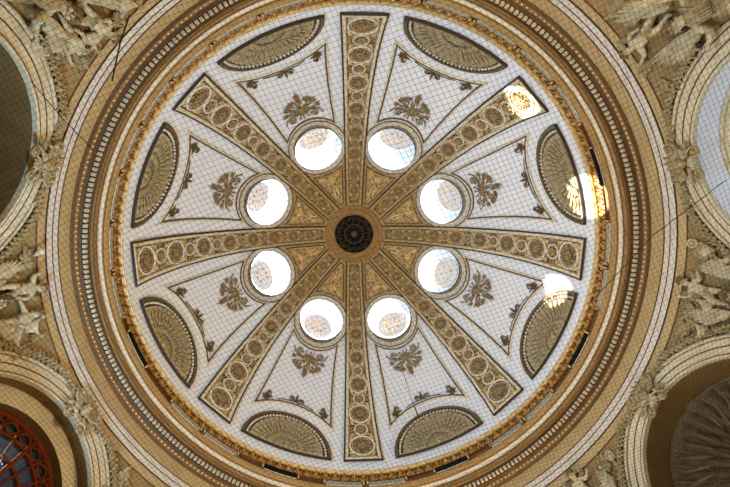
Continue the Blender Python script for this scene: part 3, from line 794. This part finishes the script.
def make_garland(j, sg):
    a0 = bay_a(j)
    def f(x, y, d):           # on the wall surface outside the arch
        th = a0 + math.atan2(x, D8); bb = th - a0
        r = min(wall_r(bb, y), 8.9) - d
        return (r * cos(th), r * sin(th), y)
    pts = []
    for i in range(25):
        a = pi / 2 - sg * (.21 + .85 * i / 24); x, y = (RO + .10) * cos(a), HS + (RO + .10) * sin(a); pts.append((x, min(y, 10.3), .05))
    o = thing('leaf_garland', '', 'garland', f(*pts[0]), 'leaf garlands around the arches')
    b = MB(); b.tube(pts, .075, 6); b.obj('backing', 'garland_dark', f, o, clamp=.03)
    b = MB(); n = 19
    for i in range(n):
        t = .215 + .85 * i / n; a = pi / 2 - sg * t; r = RO + .10 + .03 * (random.random() - .3)
        x, y = r * cos(a), min(10.29, HS + r * sin(a))
        b.ball((x, y, .13), .042 + .02 * random.random(), 7, 5)
        for q in range(4): b.leaf(x, y, a + sg * (pi / 2 + .8) + q * 1.5 + random.random() * .6, .14 + .05 * random.random(), .075, .07, .11)
    b.obj('leaf_clumps', 'stucco', f, o, clamp=.03)
    tag(o, 'knotted leaf garland edging the %s arch, running %s its keystone' % (BAYN[j], 'clockwise past' if sg < 0 else 'anticlockwise past'), 'garland', 'leaf garlands around the arches', 'thing')
for j in BAYN:
    for sg in (-1, 1): make_garland(j, sg)

# ------------------------------------------------------------------ stucco figures on the pendentives
def skin_verts(nodes, edges, root, sub=2):
    names = list(nodes); ix = {n: i for i, n in enumerate(names)}
    me = bpy.data.meshes.new('tmp'); me.from_pydata([nodes[n][:3] for n in names], [(ix[a], ix[b]) for a, b in edges], [])
    o = bpy.data.objects.new('tmp', me); C.objects.link(o)
    sk = o.modifiers.new('Skin', 'SKIN'); sk.use_smooth_shade = True
    for i, n in enumerate(names):
        d = me.skin_vertices[0].data[i]; r = nodes[n][3]; d.radius = (r, r); d.use_root = (n == root)
    ss = o.modifiers.new('Sub', 'SUBSURF'); ss.levels = sub; ss.render_levels = sub
    dg = bpy.context.evaluated_depsgraph_get(); dg.update(); ev = o.evaluated_get(dg); m2 = ev.to_mesh()
    vs = [tuple(v.co) for v in m2.vertices]; fs = [tuple(p.vertices) for p in m2.polygons]
    ev.to_mesh_clear(); bpy.data.objects.remove(o); bpy.data.meshes.remove(me)
    return vs, fs
def body(kind, pose):
    """unit figure: x across, y up, depth out of the wall; feet about -1, head top about +1"""
    L = pose
    n = {'pelvis': (0, 0, .12, .17), 'waist': (L.get('wx', 0), .2, .13, .145), 'chest': (L.get('cx', 0), .42, .15, .18), 'neck': (L.get('nx', 0), .60, .16, .07), 'head': (L.get('hx', 0), .74, .19, .13), 'crown': (L.get('hx', 0) * 1.1, .86, .19, .11)}
    e = [('pelvis', 'waist'), ('waist', 'chest'), ('chest', 'neck'), ('neck', 'head'), ('head', 'crown')]
    if kind == 'putto':
        n['head'] = (*n['head'][:3], .165); n['crown'] = (n['crown'][0], .90, .2, .14); n['waist'] = (*n['waist'][:3], .17); n['pelvis'] = (0, 0, .13, .19)
    k = 1.2 if kind == 'putto' else 1.
    for s, sg in (('l', -1), ('r', 1)):
        el = L['el_' + s]; ha = L['ha_' + s]; kn = L['kn_' + s]; an = L['an_' + s]
        n['sh_' + s] = (L.get('cx', 0) + sg * .21, .50, .15, .085 * k); n['el_' + s] = (*el, .062 * k); n['wr_' + s] = (ha[0] * .85 + el[0] * .15, ha[1] * .85 + el[1] * .15, ha[2], .042 * k); n['ha_' + s] = (*ha, .045 * k)
        n['hip_' + s] = (sg * .11, -.08, .12, .14 * k); n['kn_' + s] = (*kn, .09 * k); n['cf_' + s] = (kn[0] * .6 + an[0] * .4, kn[1] * .6 + an[1] * .4, an[2] + .01, .085 * k); n['an_' + s] = (*an, .05 * k); n['to_' + s] = (an[0] + sg * .10, an[1] - .08, an[2] + .08, .04 * k)
        e += [('chest', 'sh_' + s), ('sh_' + s, 'el_' + s), ('el_' + s, 'wr_' + s), ('wr_' + s, 'ha_' + s), ('pelvis', 'hip_' + s), ('hip_' + s, 'kn_' + s), ('kn_' + s, 'cf_' + s), ('cf_' + s, 'an_' + s), ('an_' + s, 'to_' + s)]
    vs, fs = skin_verts(n, e, 'pelvis')
    b = MB(); b.add(vs, fs)
    hx, hy, hd, hr = n['head']; tilt = L.get('tilt', 0)
    fr_ = .19 + .13 * (1.25 if kind == 'putto' else 1)
    b.ball((hx, hy, fr_ + .01), .03, 6, 5, (.7, 1.3, 1)); b.ball((hx, hy - .065, fr_ - .015), .035, 6, 4, (1.2, .5, .7))       # nose, mouth
    for sg in (-1, 1):
        b.ball((hx + sg * .05, hy + .035, fr_ - .01), .026, 6, 4); b.ball((hx + sg * .07, hy - .03, fr_ - .035), .045, 6, 4); b.ball((hx + sg * .135 * k, hy, .19), .035, 6, 4, (.5, 1, .8))   # eyes, cheeks, ears
    for s, sg in (('l', -1), ('r', 1)):                                              # hands: palm, four fingers and a thumb
        el, ha = L['el_' + s], L['ha_' + s]; an = atan2(ha[1] - el[1], ha[0] - el[0])
        b.ball((ha[0] + .03 * cos(an), ha[1] + .03 * sin(an), ha[2]), .05 * k, 7, 5, (1.2, .9, .5), an)
        for q in range(4):
            aa = an + (q - 1.5) * .22; l1 = (.07, .085, .08, .06)[q] * k; p = (ha[0] + .07 * cos(aa), ha[1] + .07 * sin(aa), ha[2])
            m = (p[0] + l1 * .6 * cos(aa), p[1] + l1 * .6 * sin(aa), ha[2] + .01); b.tube([p, m, (m[0] + l1 * .5 * cos(aa + .2 * sg), m[1] + l1 * .5 * sin(aa + .2 * sg), ha[2] - .025)], [.016, .015, .010], 5)
        aa = an + sg * 1.0; p = (ha[0] + .02 * cos(aa), ha[1] + .02 * sin(aa), ha[2]); b.tube([p, (p[0] + .055 * cos(aa), p[1] + .055 * sin(aa), ha[2] + .02), (p[0] + .09 * cos(aa - sg * .4), p[1] + .09 * sin(aa - sg * .4), ha[2] + .02)], [.018, .016, .011], 5)
    return b, n
def place(b, x, y, s, rot, flip):
    o = MB(); ca, sa = cos(rot), sin(rot)
    o.v = [(x + s * ((vx * flip) * ca - vy * sa), y + s * ((vx * flip) * sa + vy * ca), vd * s) for vx, vy, vd in b.v]; o.f = b.f
    return o
def wing(x, y, ang, L, W, n=10, side=1):
    b = MB()
    for k in range(n):
        u = k / (n - 1); a = ang - side * (u - .5) * .55; l = L * (1 - .42 * u); r = .1
        b.leaf(x + r * cos(a) - side * 0, y + r * sin(a), a, l, W * .21, .12, .04 + .03 * (k % 2) + .012 * k, -.05 * side)
    for k in range(7):
        u = k / 6; a = ang - side * (u - .5) * .8; b.leaf(x, y, a, L * .45 * (1 - .2 * u), W * .2, .12, .12 + .025 * (k % 2))
    for k in range(6):
        u = k / 5; a = ang - side * (u - .5) * .9; b.leaf(x, y, a, L * .24, W * .2, .08, .16)
    b.tube([(x, y, .12), (x + L * .3 * cos(ang + side * .33), y + L * .3 * sin(ang + side * .33), .15), (x + L * .6 * cos(ang + side * .31), y + L * .6 * sin(ang + side * .31), .09)], [.07, .06, .03], 6)
    return b
POSES = [dict(el_l=(-.42, .35, .22), ha_l=(-.55, .62, .25), el_r=(.40, .28, .25), ha_r=(.62, .40, .28), kn_l=(-.2, -.42, .26), an_l=(-.1, -.8, .14), kn_r=(.22, -.36, .3), an_r=(.34, -.72, .14), hx=.05),
         dict(el_l=(-.38, .22, .25), ha_l=(-.30, -.02, .32), el_r=(.45, .52, .22), ha_r=(.55, .82, .22), kn_l=(-.16, -.45, .26), an_l=(-.30, -.82, .12), kn_r=(.20, -.42, .3), an_r=(.1, -.8, .16), hx=-.06, cx=-.03),
         dict(el_l=(-.46, .46, .22), ha_l=(-.74, .50, .22), el_r=(.36, .22, .25), ha_r=(.2, .02, .34), kn_l=(-.26, -.36, .3), an_l=(-.44, -.66, .14), kn_r=(.12, -.45, .26), an_r=(.2, -.84, .14), hx=.08, cx=.04)]
def make_putto(j, x, y, s, rot, flip, pose, lab, dark=False, wings=True):
    f = map_pend(j); t = thing('stucco_putto', lab, 'sculpture', f(x, y, .02), 'stucco putti on the pendentives')
    b, n = body('putto', POSES[pose]); place(b, x, y, s, rot, flip).obj('body', 'stucco_pale', f, t, clamp=.03)
    h = MB(); hx, hy, hd, hr = n['crown']
    for k in range(26):
        a = 2 * pi * k / 26 * 2.6; r = .05 + .12 * k / 26; h.ball((hx + r * cos(a), hy + .03 + r * sin(a) * .8, hd + .13 - .1 * (k / 26)), .05, 6, 4)
    place(h, x, y, s, rot, flip).obj('hair', 'hair_stucco', f, t, clamp=.03)
    if wings:
        for sg in (-1, 1): place(wing(sg * .12, .42, pi / 2 - sg * .9, .55, .5, 6, sg), x, y, s, rot, flip).obj('wing', 'stucco', f, t, clamp=.03)
    d = MB()
    for k in range(7): d.tube([(-.24 + .02 * k, .08 - .05 * k, .24), (-.05, -.04 - .045 * k, .33 - .01 * k), (.22, .02 - .04 * k, .26)], .03, 5)
    place(d, x, y, s, rot, flip).obj('loincloth', 'stucco', f, t, clamp=.03)
    return t
def make_angel(j, x, y, s, rot, flip, pose, wl, wr, lab):
    f = map_pend(j); t = thing('stucco_angel', lab, 'sculpture', f(x, y, .02), 'stucco angels on the pendentives')
    b, n = body('angel', POSES[pose]); place(b, x, y, s, rot, flip).obj('body', 'stucco_pale', f, t, clamp=.03)
    h = MB(); hx, hy, hd, hr = n['crown']
    for k in range(30):
        a = 2 * pi * k / 30 * 3; r = .04 + .11 * k / 30; h.ball((hx + r * cos(a), hy + .01 + r * sin(a), hd + .11 - .1 * (k / 30)), .045, 6, 4)
    place(h, x, y, s, rot, flip).obj('hair', 'hair_stucco', f, t, clamp=.03)
    for (ax, ay, tx, ty), sg in ((wl, -1), (wr, 1)):
        L = hypot(tx - ax, ty - ay); wing(ax, ay, atan2(ty - ay, tx - ax), L, .75, 11, sg).obj('wing', 'stucco_pale', f, t, clamp=.03)
    d = MB()                     # robe: bodice folds and a skirt of hanging folds
    for k in range(17):
        u = k / 16 - .5; yb = -.92 + .1 * sin(k * 1.7)
        d.tube([(u * .34, .16, .20), (u * .62, -.25, .27 - .25 * abs(u)), (u * .95 + .05 * sin(k * 2.1), -.6, .2 - .1 * abs(u)), (u * 1.15 + .08 * sin(k), yb, .12)], [.05, .08, .09, .07], 6)
    d.ball((0, .32, .2), .3, 14, 8, (.72, .95, .42)); d.ball((0, -.3, .14), .5, 14, 8, (.75, 1.0, .34))
    for k in range(5): d.tube([(-.22 + .07 * k, .56, .24), (-.1 + .05 * k, .3, .33), (-.12 + .06 * k, .08, .30)], .03, 5)
    for k in range(5): d.tube([(-.3 - .04 * k, .1 - .08 * k, .14), (-.55 - .06 * k, -.12 - .06 * k, .16), (-.8, -.05 - .14 * k, .08)], .04, 5)
    place(d, x, y, s, rot, flip).obj('robe', 'stucco', f, t, clamp=.03)
    return t
def make_tablet(j, x, y, w, h, rot, lab, m='stucco_pale'):
    f = map_pend(j); t = thing('stucco_tablet', lab, 'tablet', f(x, y, .03), 'stucco tablets on the pendentives')
    b = MB(); b.box(-w / 2, w / 2, -h / 2, h / 2, .07, .15); place(b, x, y, 1, rot, 1).obj('slab', m, f, t, False)
    b = MB(); b.sweep([(-w / 2, -h / 2), (w / 2, -h / 2), (w / 2, h / 2), (-w / 2, h / 2)], [(-.02, .07), (-.02, .18), (.04, .18), (.05, .15)]); place(b, x, y, 1, rot, 1).obj('rim', 'stucco', f, t, False)
def make_staff(j, p, q, lab, rosette=True):
    f = map_pend(j); t = thing('stucco_staff', lab, 'staff', f(p[0], p[1], .04))
    b = MB(); b.tube([(p[0] + (q[0] - p[0]) * i / 6, p[1] + (q[1] - p[1]) * i / 6, .06) for i in range(7)], .028, 6); b.obj('shaft', 'stucco_pale', f, t, clamp=.03)
    b = MB()
    if rosette: b.ring(q[0], q[1], .11, .03, .07, 20, 6); b.flower(q[0], q[1], .09, 6, .06)
    else:
        an = atan2(q[1] - p[1], q[0] - p[0]); b.grid([[(q[0] + cos(an) * u * .22 - sin(an) * cos(2 * pi * k / 10) * (.03 + .09 * u * u), q[1] + sin(an) * u * .22 + cos(an) * cos(2 * pi * k / 10) * (.03 + .09 * u * u), .12 + sin(2 * pi * k / 10) * (.03 + .07 * u * u)) for k in range(10)] for u in (0, .25, .5, .75, 1)], True)
    b.obj('rosette' if rosette else 'bell', 'stucco_pale', f, t, clamp=.03)
def make_foliage(j, x, y, ang, L, lab, hand=1, m='stucco'):
    f = map_pend(j); b = MB()
    pts = [(x + L * u * cos(ang) - hand * .18 * L * sin(pi * u) * sin(ang), y + L * u * sin(ang) + hand * .18 * L * sin(pi * u) * cos(ang), .05) for u in [i / 8 for i in range(9)]]
    b.tube(pts, [.035 - .02 * i / 8 for i in range(9)], 6)
    for i in range(1, 9):
        px, py, _ = pts[i]; b.leaf(px, py, ang + .9, .22 * L + .06, .1, .06, .04); b.leaf(px, py, ang - .9, .22 * L + .06, .1, .06, .04)
    b.scroll(pts[3][0], pts[3][1], ang + hand * .8, .4 * L, hand, .028, .06); b.scroll(pts[5][0], pts[5][1], ang - hand * .8, .36 * L, -hand, .025, .06)
    t = f(x, y, .04)
    o = b.obj('stucco_foliage', m, f, None, clamp=.03)
    tag(o, lab, 'foliage', 'stucco leaf sprays on the pendentives')

# upper right pendentive
make_angel(7, .12, 8.2, 1.12, 0, 1, 0, (-.25, 9.0, -.85, 10.05), (.45, 8.75, .98, 9.95), 'winged stucco angel with one long striped wing along the upper right arch')
make_putto(7, .03, 9.74, .72, -.35, 1, 1, 'small dark-haired stucco putto under the tan ring at the upper right')
make_foliage(7, .72, 9.98, 1.1, .42, 'thin stucco sprig near the wing tip on the upper right pendentive', 1)
make_foliage(7, 1.2, 10.1, .3, .35, 'small stucco flower spray at the narrow corner by the upper right keystone', -1)
make_foliage(7, -1.15, 9.7, .9, .6, 'curled stucco leaf spray at the left of the upper right angel', -1)
# right pendentive
make_angel(0, -.08, 8.2, 1.12, 0, -1, 1, (-.52, 9.0, -.74, 10.02), (.42, 9.05, .92, 9.98), 'winged stucco angel with broad fanned wings on the right pendentive')
make_putto(0, .05, 9.72, .70, .2, -1, 0, 'stucco putto with lifted arm between the wings on the right pendentive')
make_tablet(0, -1.03, 9.88, .34, .30, .5, 'small square stucco tablet tilted above the wing on the right pendentive')
make_staff(0, (-1.28, 9.72), (-1.2, 10.22), 'short stucco staff beside the square tablet on the right pendentive', True)
make_foliage(0, 1.0, 9.86, .5, .5, 'curling stucco scroll leaf above the lower right arch garland', 1)
make_foliage(0, .42, 10.12, 0, .5, 'flat stucco leaf spray beside the putto on the right pendentive', -1)
# left pendentive
make_angel(4, .1, 8.3, 1.15, .1, 1, 2, (-.3, 9.0, -.95, 9.6), (.5, 9.0, 1.05, 9.9), 'winged stucco angel in tumbling drapery on the left pendentive')
make_putto(4, .28, 9.74, .70, .12, 1, 1, 'stucco putto with a dark round head against the left tan ring')
make_putto(4, -.5, 9.55, .62, -.2, -1, 2, 'second stucco putto, below the dark-headed one on the left pendentive', wings=False)
make_foliage(4, -.55, 9.3, 2.6, .7, 'swirl of stucco drapery leaves above the lower left garland', 1)
make_foliage(4, .7, 9.85, .5, .55, 'stucco leaf spray pointing at the upper left keystone', 1)
make_staff(4, (.5, 9.15), (1.05, 10.2), 'thin stucco staff slanting across the left pendentive', False)
# upper left pendentive
make_angel(5, -.1, 8.15, 1.15, -.1, -1, 0, (-.4, 8.8, -1.0, 9.75), (.3, 8.9, .85, 9.9), 'winged stucco angel amid crowded figures at the upper left corner')
make_putto(5, .06, 9.68, .70, .1, 1, 2, 'stucco putto whose round head leans over the upper left tan ring')
make_putto(5, -.5, 9.42, .66, .3, -1, 1, 'second stucco putto, left of the round-headed one at the upper left')
make_tablet(5, -.62, 9.30, .26, .42, -.5, 'oblong pale stucco tablet among the figures at the upper left corner')
make_staff(5, (-1.0, 8.95), (-.75, 9.6), 'thin stucco staff beside the dark garland of the upper left arch', False)
make_foliage(5, -.85, 9.75, 1.9, .5, 'stucco leaf spray in the narrow corner near the upper left keystone', -1)
make_foliage(5, .55, 9.7, .6, .6, 'curled stucco leaf spray right of the upper left putti', 1)
# swags of drapery and leaf that fill the ground between the figures
def make_swag(j, x, y, L, ang, lab):
    f = map_pend(j); t = thing('stucco_drapery', lab, 'drapery', f(x, y, .04), 'stucco drapery swags on the pendentives')
    ca, sa = cos(ang), sin(ang); T = lambda lx, ly, d: (x + lx * ca - ly * sa, y + lx * sa + ly * ca, d)
    b = MB()
    for k in range(6):
        u = k / 5; b.tube([T(-L / 2 + .04 * k, .10 - .02 * k, .07), T(-L * .22, -.06 - .09 * u * 1.6, .15 - .02 * k), T(L * .1, -.10 - .11 * u * 1.5, .16 - .02 * k), T(L * .32, -.02 - .07 * u, .13), T(L / 2 - .03 * k, .12 - .03 * k, .07)], [.025, .045, .05, .042, .022], 6)
    b.obj('folds', 'stucco_pale', f, t, clamp=.03)
    for sg in (-1, 1):
        b = MB(); e = T(sg * L / 2, .12, .1); b.ball(e, .07, 8, 6)
        for k in range(4): b.leaf(e[0], e[1], ang - pi / 2 + sg * .3 + (k - 1.5) * .3, .26, .1, .08, .06)
        b.obj('knot', 'stucco', f, t, clamp=.03)
for j, x, y, L, ang, lab in (
        (5, .38, 9.35, .8, .5, 'looped stucco drapery right of the angel at the upper left corner'), (5, -.95, 9.2, .7, -1.0, 'looped stucco drapery beside the upper left garland'),
        (5, .75, 10.12, .55, .2, 'small stucco swag against the tan ring at the top left'), (5, -.28, 10.02, .5, -.5, 'small stucco swag between the two upper left putti'),
        (4, -.85, 9.62, .9, .5, 'broad stucco drapery swag above the lower left garland'), (4, .85, 9.45, .7, -.6, 'stucco drapery swag near the upper left garland on the left pendentive'),
        (4, -.95, 9.05, .5, .9, 'stucco drapery swag low beside the lower left garland'), (4, -.8, 10.05, .5, .3, 'small stucco swag near the left tan ring'),
        (7, -.62, 9.36, .3, .2, 'short stucco drapery knot left of the upper right angel'), (7, -.55, 9.72, .45, .5, 'small stucco swag under the upper right angel wing tip'),
        (0, -.95, 9.45, .5, 1.1, 'stucco drapery folds below the square tablet on the right pendentive'), (0, .45, 9.75, .5, -.7, 'stucco drapery folds beside the putto on the right pendentive'), (0, 1.15, 9.75, .5, -.4, 'stucco drapery folds above the lower right garland on the right pendentive'),
        (1, -.75, 9.75, .6, -.6, 'stucco drapery folds under the rosette staff at the lower right'), (1, .35, 9.95, .5, .3, 'small stucco swag right beside the bottom edge under the lower right cornice'),
        (3, 1.2, 9.62, .6, -.8, 'stucco drapery folds at the bottom edge beside the lower left arch')): make_swag(j, x, y, L, ang, lab)
# lower right and lower left corners
make_putto(1, -.12, 9.78, .70, -.1, -1, 0, 'stucco putto cut by the bottom edge under the lower right cornice')
make_angel(1, -.15, 8.35, 1.15, .1, 1, 2, (-.5, 9.1, -.95, 9.95), (.2, 9.0, .8, 9.8), 'winged stucco angel cut by the bottom edge beside the lower right arch')
make_staff(1, (-1.2, 9.5), (-1.36, 10.1), 'stucco staff with a round rosette tip beside the lower right keystone', True)
make_foliage(1, -.85, 9.9, 2.2, .45, 'stucco leaf spray under the rosette staff at the lower right', 1)
make_foliage(3, 1.5, 9.7, 2.0, .5, 'stucco leaf spray beside the lower left garland at the bottom edge', 1, 'stucco_pale')
make_foliage(3, 1.0, 9.85, .9, .5, 'stucco leaf spray under the tan ring at the bottom left edge', -1)

# ------------------------------------------------------------------ safety net with seam cords
NZ, CELL = 6.4, .078
def make_net():
    ang = radians(NETA); H = 8.2; n = int(H / CELL); th = .0023
    b = MB(); ca, sa = cos(ang), sin(ang)
    sag = lambda x, y: NZ - .25 + .25 * ((x * x + y * y) / (H * H)) + .05 * sin(x * .9 + .4) * cos(y * .8)
    for i in range(-n, n + 1):
        c = i * CELL; hh = sqrt(max(0, H * H - c * c)); m = max(2, int(hh * 2 / .8))
        for q in (0, 1):
            pts = []
            for k in range(m + 1):
                s_ = -hh + 2 * hh * k / m; wv = .012 * sin(s_ * 1.7 + i * .21)
                x, y = ((c + wv), s_) if q == 0 else (s_, (c + wv)); x, y = x + .22 * sin(.45 * y + .8), y + .22 * sin(.5 * x - .4); X, Y = x * ca - y * sa, x * sa + y * ca
                pts.append((X, Y, sag(X, Y)))
            b.tube(pts, th, 3, cap=False)
    o = b.obj('safety_net', 'net_cord', smooth=False)
    tag(o, 'fine dark square-mesh net stretched across the whole hall under the dome', 'net')
    return sag
NETA = -19.
sag = make_net()
def unproject(u, v, z):
    d = rt * (u - 354) / FPX + up * (-(v - 262)) / FPX + fw; k = (z - CAMLOC.z) / d.z; return CAMLOC + d * k
def make_cord(pts, r, lab):
    b = MB(); q = []
    for (x0, y0), (x1, y1) in zip(pts, pts[1:]):
        for i in range(9): x, y = x0 + (x1 - x0) * i / 8, y0 + (y1 - y0) * i / 8; q.append((x, y, sag(x, y) - .03))
    b.tube(q, r, 6); o = b.obj('net_cord', 'net_cord', smooth=True); tag(o, lab, 'cord', 'seam cords of the net')
CORDS = [(((-3.4, -5.39), (-3.59, -5.06), (-3.8, -4.55)), .010, 'short thick dark cord crossing the white bands at the upper left'),
         (((-4.91, -4.63), (-4.57, -4.09), (-4.23, -3.63)), .006, 'thin dark cord slanting down from the upper left garland'),
         (((3.25, -.64), (4.22, -1.62), (5.45, -2.41)), .006, 'thin dark cord slanting up across the right side of the cornice'),
         (((.04, .13), (.12, .53), (.23, .95)), .005, 'thin dark cord hanging over the bottom plaster panel'),
         (((.23, .95), (.29, 1.19)), .011, 'stubby black cord end above the bottom shell lunette')]
for p, r, lab in CORDS: make_cord(p, r, lab)

# ------------------------------------------------------------------ floor and piers of the hall below
b = MB(); b.disc(0, 0, 60, FLOOR, FLOOR, 64, 6); tag(b.obj('floor', 'floor_stone'), 'pale stone floor of the hall under the dome', 'floor', kind='structure')

# ------------------------------------------------------------------ light
sd = Vector((cos(radians(27.8)) * cos(radians(14.3)), -cos(radians(27.8)) * sin(radians(14.3)), -sin(radians(27.8))))
L = bpy.data.lights.new('sun', 'SUN'); L.energy = 80.; L.angle = radians(.6); L.color = (1, .93, .82)
lo = bpy.data.objects.new('sun', L); C.objects.link(lo); lo.rotation_euler = sd.to_track_quat('-Z', 'Y').to_euler(); lo.location = (-20, 5, 30)
W = bpy.data.worlds.new('sky'); S.world = W; W.use_nodes = True; nt = W.node_tree; bg = nt.nodes['Background']
bg.inputs['Color'].default_value = (.90, .96, 1.05, 1); bg.inputs['Strength'].default_value = 1.35
def area(name, loc, to, size, power, col):
    l = bpy.data.lights.new(name, 'AREA'); l.energy = power; l.size = size; l.color = col; l.shape = 'DISK'
    o = bpy.data.objects.new(name, l); C.objects.link(o); o.location = loc; o.rotation_euler = (Vector(to) - Vector(loc)).to_track_quat('-Z', 'Y').to_euler()
area('added_cool_light', (-7.3, 1.2, 7.0), (8, -2, 15), 1.6, 2500, (.40, .66, 1.0))  # unseen area light added at the side, cool, to model the relief
area('added_warm_light', (2.8, 7.3, 7.0), (-5, -4, 13.5), 1.0, 1250, (1., .74, .43))  # unseen warm area light added to light the opposite side
area('added_warm_light', (3.2, -7.5, 7.0), (-4, 5, 13.5), 1.0, 760, (1., .78, .5))  # second unseen warm light, added weaker across the hall
area('added_bay_light', map_bay(7)(0, 5.0, -.35), map_bay(7)(0, 10, -.2), .6, 170, (.55, .74, 1.))  # unseen lamp added in the bay, standing in for window daylight on its soffit

# ------------------------------------------------------------------ camera
cam = bpy.data.cameras.new('camera'); co = bpy.data.objects.new('camera', cam); C.objects.link(co)
cam.sensor_width = 36; cam.lens = FPX / 730 * 36; cam.shift_x = (365 - 354) / 730; cam.shift_y = (262 - 243.5) / 730; cam.clip_end = 300; cam.clip_start = .05
co.matrix_world = Matrix(((rt.x, up.x, -fw.x, CAMLOC.x), (rt.y, up.y, -fw.y, CAMLOC.y), (rt.z, up.z, -fw.z, CAMLOC.z), (0, 0, 0, 1)))
S.camera = co
for o in bpy.data.objects:
    if '_o' in o.keys(): del o['_o']
S.view_settings.view_transform = 'Standard'; S.view_settings.look = 'None'; S.view_settings.gamma = 1; S.view_settings.use_curve_mapping = False
S.view_settings.exposure = -.74
